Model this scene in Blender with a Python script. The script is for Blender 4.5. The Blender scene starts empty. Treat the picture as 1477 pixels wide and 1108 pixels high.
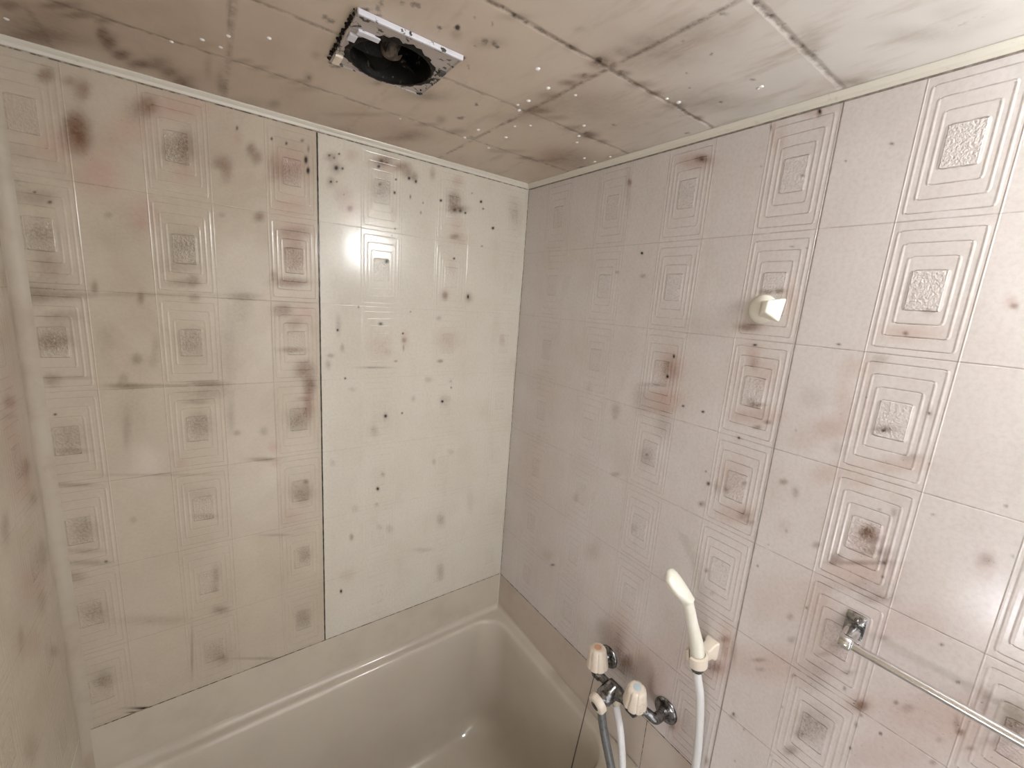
import bpy, bmesh, math, random
import numpy as np
from mathutils import Vector, Matrix

C = bpy.context.scene.collection
SC = bpy.context.scene

# ------------------------------------------------------------------ camera, world, exposure, lamps
# world frame: corner of back wall (y=0) and right wall (x=0); z=0 is the lower edge of the ceiling trim
CAM_POS = (-0.879106, -1.186875, -0.369023)
R0 = Vector((0.8128608, -0.5780128, 0.0718234))
R1 = Vector((-0.0535543, -0.1969569, -0.9789484))
R2 = Vector((0.5799908, 0.7919023, -0.1910536))
cam_d = bpy.data.cameras.new('camera')
cam_d.sensor_fit = 'HORIZONTAL'
cam_d.sensor_width = 36.0
cam_d.lens = 602.0854 * 36.0 / 1477.0
cam_d.clip_start = 0.01
cam = bpy.data.objects.new('camera', cam_d)
C.objects.link(cam)
M4 = Matrix.Identity(4)
for i in range(3):
    M4[i][0] = R0[i]; M4[i][1] = -R1[i]; M4[i][2] = -R2[i]; M4[i][3] = CAM_POS[i]
cam.matrix_world = M4
SC.camera = cam
SC.view_settings.view_transform = 'Standard'
SC.view_settings.look = 'None'
SC.view_settings.exposure = 0.25
SC.view_settings.gamma = 1.0
SC.view_settings.use_curve_mapping = False
world = bpy.data.worlds.new('world'); SC.world = world
world.use_nodes = True
world.node_tree.nodes['Background'].inputs[0].default_value = (0.9, 0.93, 1.0, 1)
world.node_tree.nodes['Background'].inputs[1].default_value = 0.3
LAMP_POWER = 62.0        # radiance of the glowing glass of the wall lamp
WINDOW_POWER = 20.0      # radiance of the small frosted window low on the left wall
DOOR_POWER = 1.25         # daylight through the frosted pane of the door

W = 1.1746       # width of the room (tub length)
ZC = 0.014       # ceiling
ZP = -1.42       # bottom of the patterned panels
ZD = -1.570      # tub deck
ZF = -2.02       # floor
YF = -1.84       # front wall
TUBY = -0.6975   # front edge of the tub

# stains, plus a light tint on the right wall, as "kind u v  au av  bu bv  strength" (mm on the wall: u from the corner, v down from the trim)
STAINS_BACK = '''R 1063 113 -18.0 -4.9 3.0 33.0 95;R 1068 100 -11.2 -3.2 1.5 16.9 50;R 1059 136 -11.5 -2.9 1.5 17.3 50;R 1095 29 -11.5 -3.9 1.2 12.6 65;R 1050 39 -12.3 -3.9 1.6 17.9 60;R 1066 30 -9.2 -3.0 0.9 9.4 40;R 958 37 -15.0 -4.5 1.3 17.9 60;R 972 51 -23.2 -6.9 1.7 22.9 30;P 1094 145 -32.0 -8.2 2.5 26.6 60;P 1037 180 -31.9 -7.1 3.7 43.6 70;P 985 90 -37.8 -10.3 2.1 28.2 55;P 911 33 -63.0 -18.6 1.2 18.4 65;P 981 247 -24.0 -4.1 2.4 32.8 60;P 982 264 -8.7 -1.4 0.8 11.0 40;P 916 15 -68.1 -20.9 1.0 15.6 40;G 920 107 -29.8 -7.5 1.9 29.7 50;R 901 99 -14.0 -3.6 2.0 32.6 55;P 908 151 -16.4 -3.7 1.0 16.6 50;G 1154 230 -25.6 -5.3 2.2 21.6 35;R 839 115 -17.7 -4.2 0.7 14.2 55;R 832 135 -11.5 -2.6 1.0 20.2 40;R 783 73 -9.4 -2.4 0.5 13.1 60;R 773 88 -10.9 -2.6 0.6 14.7 55;R 773 216 -11.2 -1.9 0.4 10.8 65;P 709 92 -38.3 -8.8 1.0 36.7 80;R 712 105 -29.4 -6.6 0.6 21.5 35;R 739 99 -11.4 -2.6 1.1 33.1 30;D 671 69 -4.6 -1.1 0.2 10.8 100;D 667 92 -4.6 -1.0 0.2 9.4 100;D 742 41 -2.8 -0.7 0.1 4.4 80;D 712 43 -2.9 -0.7 0.1 4.5 80;D 808 37 -2.6 -0.7 0.3 5.6 70;P 809 58 -10.4 -2.7 0.6 14.2 40;D 678 28 -4.5 -1.2 0.1 4.6 50;D 665 43 -3.1 -0.8 0.2 9.2 40;G 1125 242 -25.0 -4.8 1.5 14.8 55;D 1111 247 -3.6 -0.7 0.4 3.7 70;D 1129 233 -2.6 -0.5 0.2 2.4 70;G 1128 316 -21.7 -3.1 4.2 43.1 50;R 1123 372 -24.0 -2.4 2.2 23.4 30;G 1149 420 -32.5 -2.3 1.6 15.6 75;G 1103 419 -30.8 -2.1 0.7 8.1 60;G 1064 400 -5.0 -0.4 1.1 12.3 70;G 1136 412 -55.3 -4.1 2.6 26.2 35;G 1148 173 -25.5 -6.3 1.9 18.8 25;G 918 315 -36.1 -4.5 3.3 52.7 35;G 920 293 -23.8 -3.3 1.6 26.1 35;G 905 372 -11.1 -1.0 0.8 13.6 70;G 922 378 -31.5 -2.7 0.6 10.5 50;G 925 345 -36.0 -3.8 0.9 14.7 30;G 1010 279 -63.9 -9.9 3.2 40.8 20;G 845 224 -6.4 -1.1 0.3 5.9 40;G 1032 256 -6.1 -1.0 0.4 5.3 50;P 709 182 -39.0 -7.1 0.6 22.1 60;R 699 239 -39.8 -6.0 0.4 14.6 40;P 699 231 -39.8 -6.1 0.6 22.6 60;R 701 288 -24.7 -3.1 1.0 39.6 45;P 701 280 -27.7 -3.6 1.0 41.2 50;R 710 359 -37.1 -3.2 0.3 11.8 85;R 747 346 -7.4 -0.7 0.4 13.1 55;G 813 401 -30.5 -2.0 0.3 8.0 60;G 995 416 -5.5 -0.4 1.0 13.0 70;G 905 409 -9.9 -0.7 0.5 9.2 60;G 953 406 -143.2 -9.9 0.3 4.4 30;G 815 425 -20.8 -1.1 1.7 39.0 30;G 846 519 -13.6 0.0 4.8 99.2 22;G 831 486 -33.2 -0.6 6.8 148.7 14;G 1130 508 -25.5 -0.2 1.7 17.8 80;G 1121 478 -24.7 -0.7 3.1 32.6 35;G 1114 457 -28.7 -1.2 1.0 10.8 35;G 915 506 -23.8 -0.1 2.0 33.1 45;G 1059 504 -14.6 -0.1 3.6 43.1 25;G 1011 546 -8.9 0.2 0.9 12.0 65;G 978 519 -7.0 0.0 1.7 24.3 35;G 984 549 -9.3 0.2 1.1 15.3 30;G 1029 604 -31.0 1.8 0.5 6.1 90;G 891 606 -31.6 1.7 0.4 6.6 90;G 972 606 -72.0 4.1 0.2 3.1 50;G 1036 590 -7.6 0.4 0.9 12.0 50;G 1028 655 -24.7 2.3 4.7 62.1 22;G 1039 701 -6.7 0.8 3.2 40.7 40;G 1141 585 -13.3 0.6 1.3 14.0 60;G 1116 582 -33.4 1.5 0.4 4.3 40;R 731 429 -21.4 -1.0 0.4 15.3 65;P 684 431 -25.8 -1.2 0.6 28.0 55;R 705 463 -19.0 -0.6 0.4 17.5 40;R 711 528 -31.9 0.2 0.2 7.1 50;R 684 580 -23.2 0.8 0.5 25.8 70;R 673 623 -13.5 0.8 0.5 26.3 85;R 677 683 -11.9 1.1 0.7 34.5 50;P 680 668 -16.8 1.4 0.8 38.1 60;G 703 713 -26.5 2.8 0.8 32.4 65;R 685 658 -20.1 1.5 0.1 5.7 40;G 1123 706 -24.0 3.2 2.7 29.7 40;G 1125 736 -24.1 3.7 0.5 6.0 50;D 1143 656 -2.9 0.3 0.3 2.9 80;G 912 703 -23.5 2.7 1.9 33.9 65;G 915 649 -25.8 2.1 0.4 6.6 50;G 899 632 -42.0 2.9 0.6 11.6 45;G 839 734 -7.1 0.9 0.3 7.1 60;G 850 689 -8.4 0.9 2.1 45.4 40;G 783 736 -9.1 1.1 0.4 11.0 45;G 891 617 -53.0 3.2 0.7 13.3 30;P 763 782 -12.6 1.9 0.5 15.1 70;P 761 826 -12.7 2.2 0.4 11.5 60;P 954 793 -11.4 2.0 0.6 10.2 50;P 965 769 -9.9 1.6 0.7 10.1 30;G 786 812 -30.9 5.2 0.2 5.7 75;G 1132 811 -34.4 7.2 0.4 4.6 55;G 992 815 -110.6 21.2 0.2 3.4 35;G 696 927 -26.0 5.8 0.6 28.8 60;D 688 894 -8.7 1.8 0.2 8.2 35;P 727 988 -27.1 7.0 0.6 24.7 40;G 913 879 -27.0 6.0 1.2 21.6 25;G 914 939 -24.6 6.4 0.4 7.3 40;G 1124 918 -23.0 6.5 2.8 32.1 45;G 1130 965 -31.4 9.9 0.6 6.5 40;G 1151 1021 -18.5 6.7 1.2 13.1 50;G 1127 995 -36.0 12.1 0.6 6.6 50;D 1097 1002 -3.3 1.1 0.3 3.4 70;G 762 1034 -33.0 9.5 0.1 4.1 50;G 695 1114 -16.1 5.2 0.5 24.0 55;G 901 1103 -8.5 3.0 1.4 27.4 40;G 906 1145 -7.1 2.7 0.5 9.9 30;G 897 1210 -17.5 7.4 0.6 12.2 60;G 704 1318 -20.1 8.7 0.6 30.0 50;G 1122 1124 -21.8 9.3 2.7 31.2 40;G 1024 1185 -63.0 27.6 0.9 13.1 30;G 962 1304 -2.7 1.4 4.1 68.7 60;G 904 1344 -29.7 14.9 1.7 33.7 30;G 899 1357 -10.5 5.3 0.6 12.7 50;G 1125 1299 -15.8 8.7 2.1 25.7 55;G 1193 1181 -5.0 2.5 1.3 13.5 50;G 1174 1313 -3.2 1.8 1.1 12.5 60;G 1045 914 -5.8 1.5 0.6 8.4 30;D 1050 1426 -43.3 26.3 0.4 5.0 100;D 1074 1424 -22.2 13.6 0.3 3.9 90;G 807 1404 -67.1 34.2 0.2 4.5 50;R 613 48 -14.6 -3.5 0.1 11.1 50;D 618 46 -3.2 -0.8 0.0 3.2 80;D 595 37 -3.3 -0.8 0.0 3.2 80;D 607 49 -3.3 -0.8 0.0 3.2 60;R 602 71 -14.8 -3.4 0.1 14.5 45;D 602 71 -5.8 -1.3 0.1 6.4 100;D 587 69 -3.7 -0.8 0.0 4.1 80;R 615 106 -9.8 -2.1 0.1 13.0 45;D 615 106 -3.6 -0.8 0.0 3.6 90;D 601 103 -3.0 -0.6 0.0 2.9 70;P 565 34 -15.3 -3.7 0.0 14.6 50;P 584 130 -20.4 -4.0 0.1 16.6 50;D 584 130 -2.5 -0.5 0.0 2.5 50;P 569 161 -22.5 -4.0 0.0 22.0 60;R 569 161 -6.9 -1.2 0.0 6.8 80;R 484 28 -27.7 -6.6 -0.2 15.2 75;D 489 28 -7.3 -1.7 -0.1 5.1 60;D 474 29 -5.6 -1.3 -0.1 3.4 50;D 496 43 -5.5 -1.3 -0.1 5.1 90;P 461 40 -38.0 -8.7 -0.2 13.8 50;R 432 28 -23.3 -5.4 -0.3 12.2 60;R 416 42 -15.8 -3.5 -0.4 14.1 50;D 412 54 -5.0 -1.1 -0.1 5.3 90;R 396 48 -10.1 -2.2 -0.4 12.5 60;D 392 58 -4.1 -0.9 -0.2 5.4 90;R 343 26 -8.5 -1.9 -0.6 14.5 40;P 522 42 -7.1 -1.7 -0.1 13.3 30;R 487 89 -22.4 -4.6 -0.3 25.9 35;G 487 101 -22.4 -4.5 -0.4 31.2 40;D 492 86 -5.5 -1.2 -0.1 5.2 50;D 449 65 -3.5 -0.7 -0.1 3.1 90;D 452 99 -4.2 -0.8 -0.1 5.3 90;D 407 101 -3.2 -0.6 -0.2 7.2 60;D 369 110 -3.3 -0.6 -0.1 3.7 50;G 455 157 -7.8 -1.3 -0.4 25.2 30;D 449 192 -2.9 -0.5 -0.1 3.6 60;D 458 212 -2.9 -0.4 -0.0 2.7 50;D 375 137 -3.1 -0.5 -0.2 5.6 50;P 263 31 -18.3 -3.9 -0.8 15.1 60;R 272 83 -22.8 -4.4 -1.2 23.0 70;R 259 107 -32.5 -5.8 -0.6 11.7 80;D 268 111 -6.9 -1.2 -0.3 5.8 60;D 249 110 -7.0 -1.2 -0.3 5.9 70;D 232 113 -4.7 -0.8 -0.2 3.9 90;D 314 93 -5.3 -1.0 -0.2 4.5 90;D 179 71 -5.9 -1.1 -0.3 5.2 95;D 170 90 -4.5 -0.8 -0.2 3.6 70;D 130 141 -6.8 -1.1 -0.4 5.4 100;D 212 53 -3.6 -0.7 -0.2 2.9 50;P 256 152 -23.4 -3.7 -1.5 27.7 40;R 264 186 -16.3 -2.4 -0.4 8.0 60;P 245 191 -28.6 -4.0 -0.9 16.1 50;D 263 250 -4.7 -0.5 -0.2 4.1 90;D 167 201 -5.1 -0.7 -0.2 3.3 50;G 58 67 -21.9 -4.0 -3.0 33.6 20;R 288 362 -9.4 -0.6 -0.6 12.5 65;P 291 362 -18.7 -1.3 -0.7 14.6 40;R 205 363 -12.6 -0.8 -0.9 15.1 50;D 208 361 -4.5 -0.3 -0.5 8.6 100;D 471 282 -6.8 -0.8 -0.1 7.4 100;P 269 281 -11.8 -1.2 -1.4 28.7 30;G 42 86 -22.3 -3.8 -3.9 42.5 20;R 600 463 -7.1 -0.2 0.2 25.9 30;D 602 475 -3.5 -0.1 0.0 4.5 90;D 547 411 -2.6 -0.1 -0.0 4.5 60;G 590 523 -5.4 0.0 0.1 11.4 60;G 620 544 -8.8 0.1 0.1 5.6 60;G 627 568 -7.0 0.2 0.2 13.2 50;D 486 455 -7.9 -0.2 -0.1 5.9 70;D 420 481 -3.8 -0.1 -0.1 3.7 90;R 416 501 -7.5 -0.1 -0.2 8.2 55;P 413 499 -12.8 -0.1 -0.7 28.8 40;D 417 524 -3.2 0.0 -0.3 12.4 40;G 306 432 -9.3 -0.4 -0.3 6.3 55;R 296 566 -9.6 0.2 -0.2 5.3 70;P 275 498 -38.9 -0.3 -1.4 30.6 45;P 487 520 -36.0 0.1 -0.5 39.9 30;R 440 563 -5.3 0.1 -0.1 3.1 60;P 66 499 -11.5 -0.1 -1.6 19.1 50;G 503 580 -43.9 1.4 -0.0 3.2 60;D 583 608 -3.7 0.2 0.0 3.9 80;P 463 536 -10.2 0.1 -0.1 8.1 50;D 283 698 -5.9 0.5 -0.2 5.6 100;G 276 694 -19.9 1.6 -0.8 18.6 30;D 468 728 -5.5 0.6 -0.1 6.0 100;R 468 728 -8.4 0.9 -0.2 10.8 30;D 417 724 -4.0 0.4 -0.1 4.0 80;G 501 769 -12.3 1.5 -0.2 17.2 40;G 334 624 -11.7 0.6 -0.3 8.9 40;G 382 681 -6.8 0.5 -0.2 8.8 40;D 253 654 -3.8 0.2 -0.2 4.6 60;G 256 633 -5.0 0.3 -0.2 4.6 50;G 564 641 -9.4 0.6 0.0 6.0 30;D 398 417 -3.2 -0.1 -0.1 3.0 50;D 489 957 -6.4 1.4 -0.1 7.8 85;G 474 914 -6.4 1.2 -0.1 6.8 50;G 492 1009 -6.4 1.5 -0.1 7.0 40;G 557 1005 -10.1 2.5 0.0 11.2 30;G 618 851 -7.4 1.3 0.1 10.4 30;G 567 1097 -6.1 1.8 0.0 11.5 75;G 450 1103 -11.3 3.2 -0.2 14.6 35;G 483 1086 -8.7 2.4 -0.1 9.5 30;D 598 1270 -4.8 1.9 0.1 8.6 85;G 270 1119 -13.3 3.5 -0.9 21.1 40;G 264 1321 -13.7 4.8 -1.3 30.8 45;G 157 1073 -14.5 3.4 -2.6 43.5 20;R 304 901 -6.2 1.1 -0.4 9.8 30;G 244 876 -13.1 2.0 -0.5 9.9 30;G 333 1213 -35.7 11.2 -0.3 7.9 30;P 581 1221 -20.3 7.3 0.1 19.0 30;D 399 1435 -7.4 3.2 -0.2 8.2 60'''
STAINS_TINT_RIGHT = '''P 601 38 43.6 9.1 2.7 15.9 75;R 617 37 16.4 3.5 1.5 8.6 70;D 617 38 4.9 1.0 0.7 4.3 50;D 829 6 3.3 1.0 1.1 5.8 90;R 828 8 4.4 1.3 1.3 6.9 60;P 817 2 22.3 6.5 1.7 9.3 50;R 424 51 6.7 1.2 1.3 8.4 70;P 422 65 9.0 1.5 7.9 50.7 35;D 490 226 5.0 0.3 0.6 4.0 100;R 501 281 8.3 0.1 0.8 5.0 40;R 418 271 7.1 0.1 0.5 3.6 40;D 883 97 2.0 0.4 0.4 2.2 60;D 940 84 3.5 0.8 0.5 2.6 60;D 821 108 4.6 0.8 0.5 3.0 50;D 851 235 1.7 0.1 0.3 1.8 50;P 756 19 5.1 1.3 6.7 37.5 50;P 773 36 9.9 2.4 6.6 37.0 30;D 805 -2 4.6 1.3 0.6 3.5 40;D 745 78 2.6 0.5 0.5 2.6 30;D 826 231 4.7 0.3 0.3 1.9 40;D 751 11 2.6 0.7 1.3 7.5 50;R 775 383 21.3 -1.9 1.4 8.2 65;P 781 380 31.4 -2.7 2.4 13.6 40;P 841 330 11.5 -0.5 6.4 35.3 55;R 820 311 9.6 -0.2 0.9 5.1 60;R 799 313 17.5 -0.4 0.7 3.9 50;P 614 492 32.5 -5.4 6.4 38.8 80;R 617 500 18.0 -3.1 4.3 25.9 40;P 610 569 44.1 -10.2 4.3 26.5 85;D 619 465 3.6 -0.5 0.9 5.8 100;D 610 515 4.4 -0.8 0.8 4.9 100;R 579 541 38.5 -7.8 0.8 5.0 30;G 543 584 24.7 -5.7 5.6 35.0 35;P 602 597 37.5 -9.5 1.6 10.1 60;D 793 417 5.2 -0.6 0.5 2.7 90;G 618 631 22.1 -6.3 6.0 36.8 30;G 469 634 13.9 -3.6 2.3 14.9 45;D 661 575 4.4 -1.1 0.5 3.2 80;D 710 576 4.7 -1.2 0.5 3.1 90;D 795 610 3.2 -1.0 0.5 2.9 90;P 796 612 8.1 -2.6 1.2 7.1 30;P 820 471 22.4 -4.1 5.7 32.2 45;R 798 454 9.1 -1.5 2.2 12.3 40;P 793 441 10.4 -1.5 3.4 19.1 50;R 818 534 15.2 -3.7 0.7 4.1 60;R 804 531 7.8 -1.9 1.5 8.3 35;P 832 553 32.1 -8.6 3.4 19.0 55;R 826 578 7.6 -2.2 0.7 4.1 60;R 843 563 6.1 -1.7 0.7 4.0 70;P 793 563 26.7 -7.1 2.5 14.1 45;P 766 489 27.7 -5.2 9.9 56.8 15;P 789 421 20.9 -2.6 2.4 13.6 30;P 956 501 13.2 -3.2 9.6 51.8 40;P 943 546 27.3 -8.0 3.6 19.4 60;R 962 578 11.4 -3.8 1.8 9.6 20;P 986 500 10.5 -2.7 12.8 68.3 25;G 911 499 18.7 -4.3 3.6 19.8 20;P 965 433 27.0 -4.5 3.0 16.0 30;G 988 415 10.2 -1.5 1.2 6.6 40;P 909 579 21.2 -6.8 3.7 20.3 30;D 1060 488 2.2 -0.6 0.5 2.7 85;R 1060 486 3.6 -0.9 1.8 9.3 30;R 1014 527 11.6 -3.4 1.0 5.6 70;D 1014 529 2.8 -0.8 0.5 2.9 80;D 982 481 1.4 -0.3 0.3 1.8 40;P 1045 578 30.9 -11.6 2.1 10.9 50;R 1054 561 12.1 -4.3 1.2 6.4 35;P 1014 371 34.5 -3.4 2.4 12.6 55;R 1011 372 3.2 -0.3 0.6 3.2 80;P 1072 326 13.4 -0.6 1.9 9.6 20;R 1112 325 3.6 -0.2 0.7 3.6 70;P 1108 320 6.1 -0.2 1.4 7.3 50;D 929 399 3.9 -0.5 0.4 2.3 70;P 1005 622 13.9 -5.7 2.2 11.6 30;P 988 610 21.5 -8.3 4.4 23.6 30;D 1074 564 1.4 -0.5 0.4 2.1 40;R 1031 338 6.0 -0.4 1.2 6.1 25;R 890 669 6.8 -2.8 1.0 5.3 55;R 913 680 5.4 -2.3 1.9 10.4 40;P 951 628 21.6 -8.4 3.2 17.3 40;D 1158 595 2.3 -1.1 0.6 2.8 50;D 1093 639 2.8 -1.4 0.4 2.1 40;D 912 761 2.2 -1.2 0.7 4.0 30;P 906 756 11.2 -5.7 2.4 13.4 30;D 893 565 2.2 -0.7 0.5 2.6 30;R 1026 704 10.1 -5.3 2.2 11.6 90;R 1037 711 9.9 -5.3 1.7 9.2 60;P 1027 719 23.5 -12.8 5.7 30.4 55;R 1043 730 17.9 -10.2 1.5 8.1 55;R 993 773 9.3 -5.5 2.0 11.1 65;R 1026 761 37.4 -22.4 0.8 4.2 55;P 1029 777 45.6 -28.3 4.0 21.4 70;R 1055 741 7.9 -4.7 2.2 11.4 50;D 1055 744 2.4 -1.4 0.6 3.4 70;D 1058 768 2.4 -1.5 0.6 3.4 60;R 1033 801 42.1 -27.5 2.2 11.9 30;R 1058 807 20.8 -14.2 2.0 10.5 50;R 1051 656 3.9 -1.9 1.3 6.7 40;D 1033 659 3.3 -1.6 0.4 2.3 35;R 962 763 6.0 -3.3 0.9 5.1 50;R 1156 679 7.2 -4.2 1.9 9.8 45;P 1157 692 9.6 -5.8 3.9 19.8 30;D 1177 661 1.7 -1.0 0.6 2.8 30;P 930 891 64.9 -44.1 9.8 54.6 25;P 984 868 23.2 -16.2 7.0 38.5 40;P 1093 831 43.9 -32.9 6.4 33.8 35;P 807 695 24.1 -9.7 8.6 49.3 30;P 781 705 11.3 -4.5 5.1 29.7 40;R 749 731 4.5 -1.9 0.8 4.6 80;D 749 731 3.0 -1.2 0.5 3.1 60;R 742 783 7.7 -3.5 1.1 6.3 50;D 740 784 2.5 -1.1 0.4 2.5 50;R 769 731 5.8 -2.5 2.6 15.1 40;R 789 727 7.0 -3.0 1.3 7.4 40;R 823 701 5.2 -2.2 1.0 5.7 40;R 834 767 13.0 -6.3 2.0 11.5 50;P 815 773 37.4 -18.1 3.6 20.6 55;D 739 706 3.1 -1.2 0.5 3.1 50;R 847 776 7.6 -3.8 1.0 5.7 50;G 582 725 19.9 -7.0 3.9 24.6 40;D 584 721 4.0 -1.4 0.6 3.5 50;G 495 808 13.8 -5.4 0.9 5.7 50;G 577 928 10.4 -5.4 1.5 9.2 30;G 449 1068 25.6 -14.6 4.3 29.2 25;G 357 939 11.4 -5.1 1.9 12.9 25;R 469 654 7.0 -1.9 0.9 5.6 30;D 876 858 2.4 -1.5 0.5 2.8 60;D 969 889 2.4 -1.7 0.6 3.1 60;R 948 924 5.3 -3.9 1.2 6.8 40;R 778 929 4.5 -2.8 0.8 4.7 60;R 800 971 5.8 -3.9 0.8 4.7 30;D 887 804 1.8 -1.0 0.4 2.1 40;P 868 685 23.7 -9.9 7.3 40.9 15;P 848 1067 16.1 -13.0 9.1 52.6 70;R 843 1057 10.8 -8.6 1.3 7.7 60;R 845 1078 5.4 -4.4 3.8 21.8 40;R 835 1135 14.0 -12.1 2.2 12.7 65;P 840 1137 24.9 -21.6 4.4 25.4 70;R 864 1071 6.5 -5.4 5.3 30.6 30;P 882 1074 17.6 -14.8 6.3 36.1 35;P 565 1260 44.5 -34.6 11.2 72.5 60;R 579 1283 17.6 -14.2 6.8 44.1 40;R 614 1310 16.8 -14.3 3.1 19.7 75;G 617 1330 29.2 -25.4 4.3 27.6 50;P 635 1292 60.1 -51.1 8.5 54.1 40;P 702 1298 25.4 -23.1 6.0 36.9 50;R 693 1321 11.1 -10.3 4.2 26.1 40;P 772 1357 22.9 -23.4 5.9 35.5 55;R 764 1370 8.3 -8.6 1.8 10.7 60;P 721 1229 102.4 -88.0 17.5 107.4 30;G 612 1532 13.1 -13.5 9.6 62.2 30;R 661 1504 4.0 -4.3 0.9 6.0 60;R 854 1375 4.3 -4.8 1.7 10.0 50;P 777 1446 49.1 -54.7 8.9 54.2 30;P 938 1040 50.8 -43.5 6.6 36.8 50;R 913 1051 11.8 -10.0 0.8 4.4 50;R 918 1070 7.0 -6.1 0.8 4.4 40;R 974 1035 4.1 -3.7 0.7 4.1 50;R 958 967 6.3 -5.0 1.2 6.8 40;R 1074 1008 6.5 -6.3 1.6 8.5 90;R 1072 1009 11.5 -11.1 1.8 9.8 40;P 1073 1004 21.1 -20.4 3.2 17.1 50;G 1002 1026 21.3 -19.3 3.4 18.5 30;R 1007 991 24.6 -21.4 3.3 18.2 30;G 1018 1104 24.6 -25.2 5.8 32.0 55;G 1003 1141 8.0 -8.4 1.5 8.2 50;R 996 1189 10.2 -11.2 1.8 9.8 55;P 1017 931 36.3 -29.2 7.0 38.0 35;R 1022 930 10.8 -8.8 1.9 10.1 35;R 1011 955 11.2 -9.3 0.9 5.1 40;R 1048 963 8.6 -7.5 0.9 4.9 35;D 1077 1025 2.4 -2.4 0.7 3.7 50;D 1105 1034 2.3 -2.4 0.7 3.6 80;D 1075 1097 2.1 -2.3 0.7 3.8 70;R 1112 965 2.9 -2.8 0.7 3.5 70;R 1126 962 7.0 -6.9 1.3 6.8 40;D 1048 996 2.6 -2.4 0.9 5.0 50;D 1074 1048 2.5 -2.5 1.2 6.2 40;R 1078 868 6.2 -4.9 0.9 4.6 35;D 1140 832 2.6 -2.1 0.5 2.7 60;D 1166 876 2.5 -2.2 0.5 2.6 60;P 1142 957 46.6 -46.3 6.4 33.3 50;P 1120 1063 50.8 -56.7 6.7 35.4 50;P 1184 940 23.7 -24.5 8.1 41.9 50;R 1183 950 3.6 -3.8 1.0 5.3 80;R 1196 965 4.7 -5.1 0.8 4.2 50;R 1166 982 3.2 -3.4 0.8 4.3 40;R 1177 941 3.1 -3.1 2.5 12.7 45;R 1194 882 4.6 -4.4 4.0 20.2 35;G 1221 879 13.6 -13.5 4.2 21.4 75;R 1225 899 11.5 -11.9 2.3 11.7 60;R 1217 931 14.0 -15.1 1.6 8.0 40;P 1227 950 21.0 -23.6 3.9 19.9 50;R 1167 1024 3.9 -4.4 0.8 4.4 50;P 1060 995 159.8 -149.5 27.6 148.4 15;D 888 1210 3.1 -3.1 0.8 4.7 70;D 913 1225 2.5 -2.6 0.5 3.0 40;D 968 1114 2.1 -2.1 0.5 2.8 40;D 909 1313 2.5 -2.9 0.5 3.1 40;D 968 1232 2.2 -2.4 0.5 2.9 30;R 888 1217 7.7 -7.7 1.1 6.2 30;P 149 137 97.2 9.0 20.1 144.7 12;P 178 588 100.2 -18.2 18.3 133.9 15;G 364 595 10.7 -2.2 1.8 11.9 20;G 260 1188 26.6 -15.4 2.6 19.2 20;D 288 1210 12.9 -7.8 0.7 4.7 60;P 200 1014 103.4 -46.4 38.8 288.4 25;P 107 898 75.9 -27.0 19.2 148.1 15'''  # besides stains, a broad low pink wash paints in the lavender light
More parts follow.
